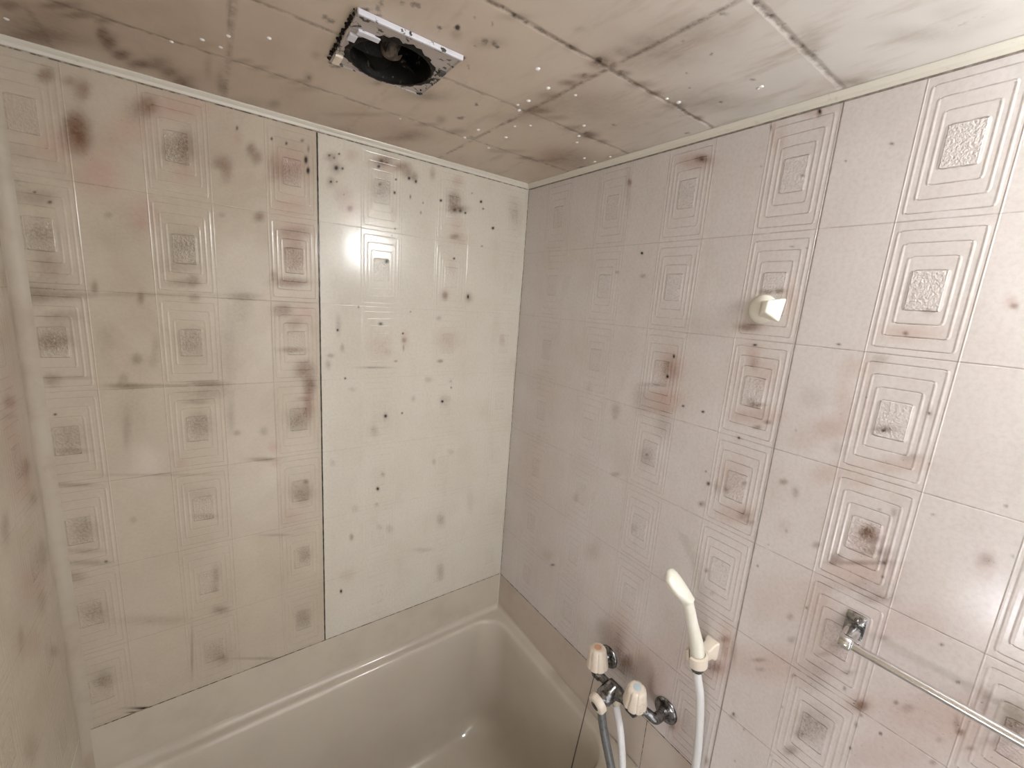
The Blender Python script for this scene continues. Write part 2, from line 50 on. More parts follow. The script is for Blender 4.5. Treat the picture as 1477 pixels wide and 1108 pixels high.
STAINS_CEIL = '''R 997 147 -8.5 7.9 4.0 -28.1 70;R 993 115 -11.8 11.0 4.5 -33.2 75;R 983 75 -14.5 13.7 3.2 -26.4 75;R 961 56 -19.2 18.3 2.4 -24.4 70;R 931 87 -18.8 18.0 2.4 -33.6 50;R 916 60 -15.2 14.6 1.6 -28.6 60;R 899 30 -18.0 17.5 1.3 -34.5 75;R 892 0 -16.3 16.0 0.6 -20.3 60;G 1099 59 -49.0 45.3 14.4 -62.7 35;R 1088 57 -39.6 36.7 6.9 -31.5 35;R 1100 140 -17.8 16.1 5.2 -20.8 50;G 1040 194 -20.8 18.9 2.4 -12.1 60;G 1012 191 -24.8 22.7 2.1 -12.5 70;G 988 196 -12.6 11.5 1.8 -12.6 70;G 857 149 -6.1 5.9 -0.1 -50.4 30;R 837 91 -6.6 6.4 -1.0 -50.2 40;G 832 51 -9.1 9.0 -0.8 -30.9 30;G 867 225 -18.7 17.5 0.2 -15.7 25;R 946 212 -107.9 99.4 15.4 -157.5 12;R 1074 44 -60.6 56.6 8.0 -39.4 30;P 772 372 -49.9 46.0 -9.5 -81.6 20;G 833 378 -2.4 2.2 -1.3 -37.4 55;G 832 331 -2.5 2.3 -0.6 -16.8 40;G 808 217 -15.6 14.9 -0.6 -11.2 35;G 781 212 -13.9 13.4 -1.0 -11.5 45;G 752 201 -16.4 15.8 -1.4 -12.1 35;G 718 207 -14.5 14.1 -1.9 -12.2 45;G 697 191 -21.2 20.8 -2.8 -16.1 30;D 705 241 -3.0 2.9 -1.5 -8.6 60;G 706 240 -6.0 5.9 -3.0 -17.3 50;G 742 56 -10.6 10.6 -2.7 -24.3 40;G 584 146 -57.8 59.0 -3.2 -11.4 30;D 710 447 -4.0 3.6 -1.2 -5.2 60;D 714 448 -7.1 6.5 -1.9 -8.6 45;D 722 452 -4.7 4.3 -1.7 -8.4 40;G 711 331 -5.5 5.2 -2.6 -14.0 30;D 668 524 -4.4 4.0 -2.8 -8.6 40;D 668 537 -3.6 3.3 -3.7 -11.0 35;D 688 487 -3.8 3.5 -2.6 -9.4 80;D 688 446 -4.0 3.7 -4.5 -17.7 95;D 688 414 -5.9 5.5 -3.8 -15.4 100;D 687 370 -4.4 4.2 -4.5 -19.5 90;D 687 332 -4.6 4.4 -3.1 -14.2 90;D 682 507 -9.0 8.1 -1.7 -5.9 80;D 664 509 -7.5 6.9 -1.5 -4.5 50;D 675 320 -9.4 9.0 -2.3 -9.9 50;G 505 335 -24.2 24.0 -7.4 -16.2 40;G 601 314 -7.9 7.7 -2.6 -7.9 50;D 522 500 -3.4 3.2 -3.9 -7.0 80;G 590 341 -38.4 37.3 -8.8 -25.1 20;G 531 328 -30.1 29.7 -9.0 -21.6 30;D 634 565 -5.7 5.2 -2.7 -6.5 50;D 627 567 -2.9 2.6 -3.3 -7.8 50;D 647 558 -4.3 3.9 -2.0 -5.3 40;D 585 543 -3.8 3.5 -4.2 -8.8 60;D 566 563 -3.8 3.5 -3.8 -7.0 95;G 560 547 -6.2 5.7 -6.3 -11.9 40;D 558 600 -2.2 2.0 -2.2 -3.8 40;D 533 605 -2.2 2.0 -3.3 -5.1 50;D 519 562 -6.2 5.8 -4.6 -7.3 50;D 507 568 -3.9 3.6 -5.7 -8.8 60;D 497 564 -3.9 3.7 -3.0 -4.5 70;D 526 542 -3.2 3.0 -2.7 -4.7 40;G 513 563 -17.2 16.1 -7.5 -11.8 40;D 502 483 -2.6 2.5 -4.3 -7.5 50;D 540 641 -2.8 2.5 -4.5 -6.7 50;D 520 640 -2.8 2.6 -4.1 -5.7 85;D 500 639 -4.3 3.9 -2.6 -3.5 60;G 516 640 -16.9 15.5 -5.0 -6.9 35;D 474 641 -3.6 3.4 -3.9 -4.7 50;D 416 640 -3.8 3.6 -4.7 -5.0 70;G 415 641 -7.6 7.1 -7.1 -7.5 40;D 360 646 -5.5 5.2 -8.4 -7.8 60;R 355 644 -12.5 11.9 -14.2 -13.1 70;R 333 652 -3.9 3.8 -9.0 -7.8 60;D 310 647 -4.0 3.9 -4.8 -4.0 50;R 435 679 -7.1 6.6 -4.2 -4.3 15;R 345 595 -13.4 12.9 -6.2 -6.2 50;R 347 562 -13.8 13.5 -8.0 -8.5 60;D 346 600 -6.6 6.4 -4.6 -4.6 40;R 344 502 -14.7 14.6 -10.3 -12.1 40;R 333 446 -19.6 19.7 -14.9 -18.8 30;R 335 377 -31.2 32.1 -15.8 -22.1 20;R 304 649 -8.0 7.7 -6.5 -5.4 60;R 254 646 -14.9 14.6 -9.2 -7.1 50;R 212 643 -10.2 10.1 -8.2 -5.9 50;R 149 643 -12.3 12.3 -9.4 -6.2 60;D 126 643 -5.3 5.4 -7.4 -4.7 40;R 74 645 -5.4 5.6 -8.2 -4.9 55;R 349 686 -13.4 12.7 -11.0 -9.1 40;R 347 723 -17.1 16.0 -13.2 -10.0 30;G 324 785 -39.9 36.8 -26.0 -15.8 30;G 297 723 -58.9 55.6 -46.1 -31.8 20;R 304 728 -29.2 27.5 -29.7 -20.5 20;D 252 770 -2.9 2.7 -4.8 -2.7 50;D 106 706 -4.2 4.2 -4.8 -2.6 60;D 322 824 -6.3 5.8 -3.7 -2.0 40;D 311 860 -3.6 3.3 -7.2 -3.3 60;D 277 862 -7.4 6.8 -5.3 -2.2 50;D 247 866 -3.2 2.9 -4.3 -1.7 50;D 207 863 -2.6 2.4 -4.8 -1.8 60;D 181 864 -2.7 2.5 -5.1 -1.8 60;D 148 868 -5.4 5.1 -10.9 -3.7 45;D 308 759 -2.1 2.0 -2.8 -1.8 40;D 233 717 -3.1 3.0 -3.6 -2.2 40;D 187 695 -3.3 3.2 -4.1 -2.5 40;R 314 444 -15.8 16.0 -7.8 -9.6 60;R 273 441 -20.2 20.7 -8.7 -9.9 40;R 213 429 -16.7 17.5 -10.1 -10.6 40;R 160 430 -14.9 15.8 -14.1 -13.7 65;D 172 434 -7.4 7.8 -8.2 -8.1 40;R 114 426 -8.7 9.3 -9.3 -8.5 50;D 164 505 -7.9 8.3 -5.2 -4.5 35;G 175 542 -76.2 78.2 -75.7 -62.9 25;R 285 515 -56.0 56.2 -39.8 -41.3 20;R 82 278 -48.7 54.9 -52.0 -55.7 45;P 130 263 -29.2 32.6 -48.0 -55.9 60;D 17 259 -11.3 13.0 -8.3 -8.4 40;R 164 202 -15.2 17.0 -8.3 -10.8 50;R 125 214 -17.7 20.0 -8.9 -10.8 40;R 232 203 -29.7 32.8 -8.7 -12.5 30;D 415 295 -7.6 7.8 -5.1 -9.4 60;G 443 256 -7.8 8.0 -8.1 -16.7 50;D 422 373 -4.0 4.1 -4.7 -7.9 70;D 343 217 -5.9 6.3 -8.8 -15.3 40;R 384 222 -18.7 19.7 -7.9 -14.8 40;R 454 204 -18.5 19.3 -4.9 -11.0 40;R 453 119 -29.7 31.6 -14.2 -34.6 40;P 497 72 -50.6 53.8 -25.8 -74.0 40;R 476 63 -30.8 33.0 -6.9 -18.8 35;D 416 216 -4.7 4.9 -3.6 -7.3 30;R 580 14 -25.8 27.2 -12.3 -48.4 20;G 808 -10 -48.5 48.7 -1.6 -35.1 30;D 26 588 -5.8 6.2 -6.3 -4.0 50;G 98 702 -50.5 50.7 -29.8 -16.0 25;D 141 778 -4.6 4.4 -6.2 -2.9 40;G 183 876 -10.5 9.8 -33.5 -11.6 30;G 22 878 -28.9 28.2 -19.1 -5.3 30;G 109 1019 -28.1 25.6 -22.7 -2.8 30;G 99 974 -36.3 33.7 -21.3 -3.8 25;D 96 1040 -7.7 7.0 -6.4 -0.6 35;D 93 999 -5.9 5.4 -5.2 -0.8 25;R 27 879 -14.4 14.0 -11.8 -3.3 30;G 155 682 -41.8 41.6 -45.2 -27.5 25;R 1070 121 -64.9 59.5 18.2 -85.0 20;R 1024 205 -25.9 23.5 8.9 -48.3 20'''
STAINS_LEFT = '''P 104 609 -41.4 10.1 23.8 56.7 60;P 86 753 -57.6 23.1 20.3 46.6 65;P 116 951 -69.6 44.9 15.3 34.2 60;R 96 605 -23.9 5.7 3.9 9.2 60;R 69 739 -16.4 6.2 7.3 16.6 55;G 59 806 -17.0 7.6 5.4 12.0 50;P 97 695 -49.2 16.8 24.6 57.4 40;G 55 928 -28.2 16.3 12.2 26.6 60;G 195 796 -15.0 7.7 10.4 25.0 50;G 210 998 -10.2 8.0 7.2 16.6 40;G 32 390 -19.5 -0.1 10.1 24.2 40;G 77 1135 -21.2 17.4 4.5 9.5 50;P 175 1040 -56.5 45.5 9.6 21.6 40;G 245 1197 -24.7 27.1 8.9 20.2 30;P 65 486 -24.8 2.5 14.7 35.2 30;G 102 629 -29.7 7.9 1.9 4.6 40;G 100 1007 -19.6 13.7 9.5 20.9 40'''
DROPS = [(-1.116, -0.085), (-0.906, -0.201), (-0.865, -0.247), (-0.831, -0.291), (-0.84, -0.242), (-0.779, -0.332), (-0.415, -0.56), (-0.362, -0.524), (-0.358, -0.461), (-0.363, -0.433), (-0.347, -0.415), (-0.307, -0.346), (-0.285, -0.374), (-0.309, -0.54), (-0.183, -0.647), (-0.157, -0.654), (-0.173, -0.41), (-0.15, -0.38), (-0.062, -0.317), (-0.108, -0.772), (-0.11, -0.778), (-0.025, -0.319), (-0.285, -0.279), (-0.355, -0.269), (-0.355, -0.204), (-0.511, -0.191), (-0.277, -0.19), (-0.205, -0.458), (-0.026, -0.373)]

# ------------------------------------------------------------------ material node helper
class N:
    """tiny expression helper around shader math nodes"""
    def __init__(s, g, sock): s.g = g; s.s = sock
    def _m(s, op, a, b=None, c=None, clamp=False):
        n = s.g.nodes.new('ShaderNodeMath'); n.operation = op; n.use_clamp = clamp
        for i, v in enumerate((a, b, c)):
            if v is None: continue
            if isinstance(v, N): s.g.links.new(v.s, n.inputs[i])
            else: n.inputs[i].default_value = float(v)
        return N(s.g, n.outputs[0])
    def __add__(s, o): return s._m('ADD', s, o)
    __radd__ = __add__
    def __sub__(s, o): return s._m('SUBTRACT', s, o)
    def __rsub__(s, o): return s._m('SUBTRACT', o, s)
    def __mul__(s, o): return s._m('MULTIPLY', s, o)
    __rmul__ = __mul__
    def __truediv__(s, o): return s._m('DIVIDE', s, o)
    def abs(s): return s._m('ABSOLUTE', s)
    def floor(s): return s._m('FLOOR', s)
    def frac(s): return s._m('FRACT', s)
    def max(s, o): return s._m('MAXIMUM', s, o)
    def min(s, o): return s._m('MINIMUM', s, o)
    def gt(s, o): return s._m('GREATER_THAN', s, o)
    def lt(s, o): return s._m('LESS_THAN', s, o)
    def pow(s, o): return s._m('POWER', s, o)
    def clamp(s): return s._m('ADD', s, 0.0, clamp=True)
    def ss(s, a, b, lo=0.0, hi=1.0):
        n = s.g.nodes.new('ShaderNodeMapRange'); n.interpolation_type = 'SMOOTHSTEP'
        s.g.links.new(s.s, n.inputs['Value'])
        n.inputs['From Min'].default_value = a; n.inputs['From Max'].default_value = b
        n.inputs['To Min'].default_value = lo; n.inputs['To Max'].default_value = hi
        return N(s.g, n.outputs['Result'])
    def line(s, w):                       # 1 on the zero set, falling to 0 at distance w
        return s.abs().ss(0.0, w, 1.0, 0.0)

def new_mat(name):
    m = bpy.data.materials.new(name); m.use_nodes = True
    return m, m.node_tree, m.node_tree.nodes['Principled BSDF']

def coord(g):
    n = g.nodes.new('ShaderNodeTexCoord')
    s = g.nodes.new('ShaderNodeSeparateXYZ'); g.links.new(n.outputs['Object'], s.inputs[0])
    return n.outputs['Object'], N(g, s.outputs[0]), N(g, s.outputs[1]), N(g, s.outputs[2])

def noise(g, vec, scale, detail=4.0, rough=0.55, stretch=None, dist=0.0, rot=None):
    if stretch is not None or rot is not None:
        mp = g.nodes.new('ShaderNodeMapping'); g.links.new(vec, mp.inputs[0])
        if rot is not None: mp.inputs['Rotation'].default_value = rot
        if stretch is not None: mp.inputs['Scale'].default_value = stretch
        vec = mp.outputs[0]
    n = g.nodes.new('ShaderNodeTexNoise'); g.links.new(vec, n.inputs['Vector'])
    n.inputs['Scale'].default_value = scale; n.inputs['Detail'].default_value = detail
    n.inputs['Roughness'].default_value = rough; n.inputs['Distortion'].default_value = dist
    return N(g, n.outputs['Fac'])

def mix(g, fac, a, b):
    n = g.nodes.new('ShaderNodeMix'); n.data_type = 'RGBA'
    if isinstance(fac, N): g.links.new(fac.s, n.inputs[0])
    else: n.inputs[0].default_value = fac
    for i, v in ((6, a), (7, b)):
        if isinstance(v, tuple): n.inputs[i].default_value = (*v, 1.0)
        else: g.links.new(v, n.inputs[i])
    return n.outputs[2]

def attr(g, name='stain'):
    n = g.nodes.new('ShaderNodeAttribute'); n.attribute_name = name
    s = g.nodes.new('ShaderNodeSeparateColor'); g.links.new(n.outputs['Color'], s.inputs[0])
    return N(g, s.outputs[0]), N(g, s.outputs[1]), N(g, s.outputs[2]), N(g, n.outputs['Alpha'])

def simple(name, col, rough=0.4, metal=0.0, spec=0.5, nscale=0.0, col2=None, bump=0.0, thr=(0.4, 0.7), coat=0.0):
    m, g, p = new_mat(name)
    p.inputs['Base Color'].default_value = (*col, 1)
    p.inputs['Roughness'].default_value = rough
    p.inputs['Metallic'].default_value = metal
    p.inputs['Specular IOR Level'].default_value = spec
    p.inputs['Coat Weight'].default_value = coat
    if nscale:
        v, x, y, z = coord(g)
        n = noise(g, v, nscale, 5.0, 0.6)
        if col2: g.links.new(mix(g, n.ss(*thr), col, col2), p.inputs['Base Color'])
        if bump:
            b = g.nodes.new('ShaderNodeBump'); b.inputs['Distance'].default_value = bump
            g.links.new(n.s, b.inputs['Height']); g.links.new(b.outputs[0], p.inputs['Normal'])
    return m

# ------------------------------------------------------------------ wall panel material
PU, PV = 0.215, 0.2035        # pattern pitch

def panel_mat(name, axis, u0, base, base2, seam_u, pattern=1.0, mildew=0.3, seam_col=(0.03, 0.025, 0.02), seam_w=0.0022, dirty=None, rough=0.14, clean_pattern=1.0, seam_deep=2.0, hdirt=0.0):
    m, g, p = new_mat(name)
    vec, X, Y, Z = coord(g)
    u = (X if axis == 0 else Y) * -1.0
    v = Z * -1.0
    lu = ((u - u0) / PU).frac() * PU                # 0 .. PU, square column first
    lv = (v / PV).frac() * PV
    du = (lu - 0.0545).abs()
    dv = (lv - 0.1035).abs()
    wl = 0.0016
    insq = lu.lt(0.109)
    lines = None; hl = None; depth = None; vert = None
    for a, b in ((0.0475, 0.0895), (0.0375, 0.0705), (0.0280, 0.0505), (0.0205, 0.0305)):
        qx = du - a; qy = dv - b
        d = qx.max(qy)
        # rounded corners
        rx = (qx + 0.006).max(0.0); ry = (qy + 0.006).max(0.0)
        dr = ((rx * rx + ry * ry).pow(0.5) - 0.006)
        far = (qx + 0.006).max(qy + 0.006).gt(0.0)
        d = dr * far + d * (1.0 - far)
        l = d.line(wl)
        step = d.ss(-0.0022, 0.0022, 0.0, 1.0)
        hmask = (qy - qx).gt(0.0)
        lines = l if lines is None else lines.max(l)
        depth = step if depth is None else depth + step
        h = l * hmask
        vr = d.line(wl * 1.9) * (1.0 - hmask)
        vert = vr if vert is None else vert.max(vr)
        hl = h if hl is None else hl.max(h)
    lines = lines * insq; hl = hl * insq; vert = vert * insq
    # joints
    jv = lu.line(wl * 1.1).max((lu - 0.109).line(wl * 1.1)).max((lu - PU).line(wl * 1.1))
    jh = lv.line(wl * 1.1).max((lv - PV).line(wl * 1.1))
    # crinkled texture in the middle of every square
    qx = du - 0.0195; qy = dv - 0.0295
    tex = qx.max(qy).ss(-0.001, 0.001, 1.0, 0.0) * insq
    crin = noise(g, vec, 230.0, 2.0, 0.6)
    # seams between the panels
    seam = None
    wob = noise(g, vec, 60.0, 3.0, 0.6)
    for su in seam_u:
        s_ = (u - su).abs() - (wob - 0.5) * 0.0016
        s_ = s_.ss(seam_w * 0.55, seam_w * 0.95, 1.0, 0.0)
        seam = s_ if seam is None else seam.max(s_)
    # stains
    R, G, P, D = attr(g)
    n1 = noise(g, vec, 38.0, 5.0, 0.62)
    n2 = noise(g, vec, 150.0, 4.0, 0.65)
    n3 = noise(g, vec, 7.0, 4.0, 0.55)
    n4 = noise(g, vec, 16.0, 5.0, 0.6, stretch=(1.0, 1.0, 0.45))
    brk = (n1 * 0.75 + n2 * 0.55 + 0.20).clamp()
    dirt = (R * 0.9 + G * 0.8 + P * 0.5).clamp()
    k = (hl * 0.55 + tex * crin.ss(0.42, 0.62) * 0.42 + jh * 0.55)
    haze = n4.ss(0.50, 0.78) * mildew
    col = mix(g, n3.ss(0.3, 0.7), base, base2)
    clean = None
    if dirty is not None:                 # the older, yellowed panel beyond the seam
        old = u.gt(dirty[0]); clean = 1.0 - old
        col = mix(g, old, col, mix(g, n3.ss(0.3, 0.7), dirty[1], dirty[2]))
        cloud = noise(g, vec, 5.5, 5.0, 0.6, dist=0.6)
        col = mix(g, (cloud.ss(0.46, 0.68) * old * 0.42 * v.ss(0.25, 1.1, 1.0, 0.35)).clamp(), col, (0.40, 0.31, 0.235))
        col = mix(g, (cloud.ss(0.30, 0.46, 1.0, 0.0) * old * 0.35).clamp(), col, (0.64, 0.58, 0.48))
    col = mix(g, (n2 - 0.42).clamp() * 0.6, col, (0.36, 0.28, 0.22))
    col = mix(g, (haze * 0.45).clamp(), col, (0.40, 0.32, 0.235))
    col = mix(g, ((P * (0.35 + brk * 0.65)) * 0.80).clamp(), col, (0.48, 0.30, 0.245))
    col = mix(g, ((G * (brk * 1.15)) * 0.78).clamp(), col, (0.20, 0.145, 0.09))
    col = mix(g, ((R * (brk * 1.2)) * 0.92).clamp(), col, (0.165, 0.080, 0.042))
    gl = (k * (mildew * 0.55 + 0.08 + dirt * 1.6) * (n1.ss(0.35, 0.62) * 0.9 + 0.25)).clamp()
    if hdirt: gl = (gl + (hl * 1.0 + jh * 0.8) * n1.ss(0.25, 0.55) * hdirt * (u.ss(0.45, 1.0) * 0.85 + 0.15)).clamp()
    col = mix(g, gl * 0.75, col, (0.12, 0.08, 0.055))
    specks = noise(g, vec, 210.0, 1.0, 0.5).ss(0.715, 0.76) * (dirt * 1.5 + n3.ss(0.55, 0.75) * mildew * 0.6).clamp()
    col = mix(g, specks * 0.7, col, (0.07, 0.045, 0.03))
    col = mix(g, (D * 1.25).clamp(), col, (0.022, 0.014, 0.010))
    if seam is not None: col = mix(g, seam * (0.70 + n1 * 0.5).clamp(), col, seam_col)
    g.links.new(col, p.inputs['Base Color'])
    rg = (rough + n1 * 0.05 + dirt * 0.08 + D * 0.1).min(0.262)
    g.links.new(rg.s, p.inputs['Roughness'])
    p.inputs['Specular IOR Level'].default_value = 0.5
    relief = (vert * 0.48 - hl * 0.42 + jv * 0.48 - jh * 0.45 + tex * crin * 2.0) * pattern
    if clean is not None: relief = relief * (1.0 - clean * (1.0 - clean_pattern))
    height = relief + n3 * 0.9 + n1 * 0.05
    if seam is not None: height = height - seam * seam_deep
    b = g.nodes.new('ShaderNodeBump'); b.inputs['Distance'].default_value = 0.0011
    b.inputs['Strength'].default_value = 0.85
    g.links.new(height.s, b.inputs['Height']); g.links.new(b.outputs[0], p.inputs['Normal'])
    return m

def ceiling_mat():
    m, g, p = new_mat('mildewed_ceiling_board')
    vec, X, Y, Z = coord(g)
    u = X * -1.0; v = Y * -1.0
    R, G, P, D = attr(g)
    n1 = noise(g, vec, 34.0, 5.0, 0.62)
    n2 = noise(g, vec, 120.0, 4.0, 0.65)
    n3 = noise(g, vec, 4.0, 4.0, 0.55)
    st = noise(g, vec, 30.0, 5.0, 0.62, stretch=(1.0, 0.28, 1.0), rot=(0, 0, math.radians(14)))
    brk = (n1 * 0.95 + n2 * 0.75).clamp()
    jn = None
    wob = (n1 - 0.5) * 0.006
    for y0, s in ((0.205, 0.9), (0.421, 0.8), (0.640, 1.0), (0.862, 0.8), (1.08, 0.6)):
        l = ((v - y0 + wob).line(0.0075)) * s
        jn = l if jn is None else jn.max(l)
    for x0, s in ((0.332, 1.0), (0.58, 0.2), (0.829, 0.6), (1.08, 0.4)):
        jn = jn.max((u - x0 + wob).line(0.0080) * s)
    right = u.ss(0.25, 0.62, 1.0, 0.25)
    yel = mix(g, n3.ss(0.3, 0.7), (0.64, 0.54, 0.445), (0.57, 0.47, 0.375))
    pale = mix(g, n3.ss(0.3, 0.7), (0.685, 0.65, 0.615), (0.64, 0.60, 0.56))
    col = mix(g, (v * 1.0 - u * 0.8 + n3 * 0.2).ss(0.15, 0.95), yel, pale)
    col = mix(g, (st.ss(0.47, 0.80) * (right * 0.50 + 0.10)).clamp(), col, (0.36, 0.28, 0.205))
    col = mix(g, (n3.ss(0.52, 0.72) * 0.30).clamp(), col, (0.48, 0.33, 0.265))
    col = mix(g, ((P * (0.4 + brk * 0.6)) * 0.7).clamp(), col, (0.42, 0.27, 0.21))
    col = mix(g, ((G * brk * 1.25) * 0.85).clamp(), col, (0.17, 0.125, 0.08))
    col = mix(g, ((R * brk * 1.25) * 0.95).clamp(), col, (0.14, 0.078, 0.045))
    col = mix(g, (jn * n1.ss(0.36, 0.60) * (n2.ss(0.3, 0.6) * 0.6 + 0.3) * 0.85).clamp(), col, (0.13, 0.09, 0.065))
    col = mix(g, (D * 1.5 - (1.0 - n2.ss(0.3, 0.62)) * 0.45).clamp(), col, (0.030, 0.021, 0.016))
    g.links.new(col, p.inputs['Base Color'])
    rg = (0.34 + n1 * 0.15 + (R + G) * 0.25).min(0.85)
    g.links.new(rg.s, p.inputs['Roughness'])
    b = g.nodes.new('ShaderNodeBump'); b.inputs['Distance'].default_value = 0.0012
    g.links.new((n3 * 1.5 + n1 * 0.35 + n2 * 0.12 - jn * 0.9).s, b.inputs['Height'])
    g.links.new(b.outputs[0], p.inputs['Normal'])
    return m

# ------------------------------------------------------------------ mesh helpers
def link_obj(name, me, mat=None, parent=None, smooth=False):
    o = bpy.data.objects.new(name, me); C.objects.link(o)
    if mat is not None: me.materials.append(mat)
    if parent is not None: o.parent = parent
    if smooth:
        for f in me.polygons: f.use_smooth = True
    return o

def bm_obj(name, bm, mat, parent=None, smooth=False, bevel=0.0, seg=2, auto=None):
    bmesh.ops.recalc_face_normals(bm, faces=bm.faces)
    me = bpy.data.meshes.new(name); bm.to_mesh(me); bm.free()
    o = link_obj(name, me, mat, parent, smooth)
    if bevel:
        b = o.modifiers.new('bevel', 'BEVEL'); b.width = bevel; b.segments = seg; b.limit_method = 'ANGLE'
        b.angle_limit = math.radians(40)
    if auto is not None and smooth:
        for e in me.edges: pass
        me.set_sharp_from_angle(angle=math.radians(auto))
    return o

def box(bm, x0, x1, y0, y1, z0, z1):
    r = bmesh.ops.create_cube(bm, size=1.0)
    for v in r['verts']:
        v.co = Vector(((x0 + x1) / 2 + v.co.x * (x1 - x0), (y0 + y1) / 2 + v.co.y * (y1 - y0), (z0 + z1) / 2 + v.co.z * (z1 - z0)))
    return r['verts']

def rings(bm, rs, closed=True, cap0=False, cap1=False):
    """skin a list of equally long vertex rings"""
    vs = [[bm.verts.new(q) for q in r] for r in rs]
    n = len(rs[0])
    for a, b in zip(vs, vs[1:]):
        for i in range(n if closed else n - 1):
            j = (i + 1) % n
            bm.faces.new((a[i], a[j], b[j], b[i]))
    if cap0: bm.faces.new(vs[0])
    if cap1: bm.faces.new(vs[-1])
    return vs

def frame_of(ax):
    ax = Vector(ax).normalized()
    t = Vector((0, 0, 1)) if abs(ax.z) < 0.9 else Vector((1, 0, 0))
    e1 = (t - ax * t.dot(ax)).normalized(); e2 = ax.cross(e1)
    return ax, e1, e2

def lathe(bm, o, ax, prof, n=32, lobes=0, lobe_amp=0.0):
    """prof: (height along axis, radius) list"""
    o = Vector(o); ax, e1, e2 = frame_of(ax)
    rs = []
    for h, r in prof:
        ring = []
        for i in range(n):
            a = 2 * math.pi * i / n
            rr = max(r, 1e-5)
            if lobes: rr *= 1.0 - lobe_amp * max(0.0, math.cos(lobes * a)) ** 6
            ring.append(o + ax * h + (e1 * math.cos(a) + e2 * math.sin(a)) * rr)
        rs.append(ring)
    rings(bm, rs, cap0=True, cap1=True)

def catmull(pts, sub=8):
    P = [Vector(p) for p in pts]; P = [P[0] * 2 - P[1]] + P + [P[-1] * 2 - P[-2]]
    out = []
    for i in range(1, len(P) - 2):
        for k in range(sub):
            t = k / sub
            out.append(0.5 * ((2 * P[i]) + (-P[i - 1] + P[i + 1]) * t + (2 * P[i - 1] - 5 * P[i] + 4 * P[i + 1] - P[i + 2]) * t * t
                              + (-P[i - 1] + 3 * P[i] - 3 * P[i + 1] + P[i + 2]) * t * t * t))
    out.append(P[-2])
    return out

def sweep(bm, pts, rad, n=20, sub=8, sec=None, up=(0, 0, 1)):
    """tube along a smooth path; rad a number or a list per control point; sec=(a,b) squash per control point"""
    path = catmull(pts, sub) if sub > 1 else [Vector(p) for p in pts]
    m = len(path)
    def val(L, i):
        if not isinstance(L, (list, tuple)): return L
        t = i / (m - 1) * (len(L) - 1); a = int(min(t, len(L) - 2)); return L[a] + (L[a + 1] - L[a]) * (t - a)
    T = [(path[min(i + 1, m - 1)] - path[max(i - 1, 0)]).normalized() for i in range(m)]
    t0 = Vector(up)
    if abs(T[0].dot(t0)) > 0.95: t0 = Vector((0, 1, 0))
    e1 = (t0 - T[0] * t0.dot(T[0])).normalized()
    rs = []
    for i in range(m):
        e1 = (e1 - T[i] * e1.dot(T[i])).normalized(); e2 = T[i].cross(e1)
        ra = val(rad, i); rb = ra * (val(sec, i) if sec is not None else 1.0)
        rs.append([path[i] + e1 * math.cos(2 * math.pi * k / n) * ra + e2 * math.sin(2 * math.pi * k / n) * rb for k in range(n)])
    rings(bm, rs, cap0=True, cap1=True)

def thing(name, label, cat, loc, group=None):
    o = bpy.data.objects.new(name, None); C.objects.link(o)
    o.location = loc; o.empty_display_size = 0.03
    o['label'] = label; o['category'] = cat
    if group: o['group'] = group
    return o

def part(name, bm, mat, root, **kw):
    """mesh given in world coordinates, hung under root keeping its place"""
    o = bm_obj(name, bm, mat, None, **kw)
    top = root; off = Vector((0, 0, 0))
    while top is not None: off += top.location; top = top.parent
    o.data.transform(Matrix.Translation(-off)); o.parent = root
    return o

def struct(o): o['kind'] = 'structure'; return o

# ------------------------------------------------------------------ stained surfaces
def stain_arrays(us, vs, text):
    A = np.zeros((len(vs), len(us), 4), np.float32)
    for tok in text.split(';'):
        t = tok.split()
        k = 'RGPD'.index(t[0]); u, v, au, av, bu, bv, amp = [float(q) * 0.001 for q in t[1:]]
        amp *= 10.0
        M = np.array([[au, bu], [av, bv]])
        if abs(np.linalg.det(M)) < 1e-9: continue
        s = np.linalg.svd(M)[1]
        Mi = np.linalg.inv(M)
        ext = 2.2 * s[0]
        i0, i1 = np.searchsorted(us, u - ext), np.searchsorted(us, u + ext)
        j0, j1 = np.searchsorted(vs, v - ext), np.searchsorted(vs, v + ext)
        if i1 <= i0 or j1 <= j0: continue
        UU, VV = np.meshgrid(us[i0:i1] - u, vs[j0:j1] - v)
        d2 = (Mi[0, 0] * UU + Mi[0, 1] * VV) ** 2 + (Mi[1, 0] * UU + Mi[1, 1] * VV) ** 2
        if k == 3: d2 = d2 * 1.7
        val = amp * np.exp(-0.9 * d2 ** 1.25)
        sub = A[j0:j1, i0:i1, k]
        A[j0:j1, i0:i1, k] = 1 - (1 - sub) * (1 - np.clip(val, 0, 1))
    return A

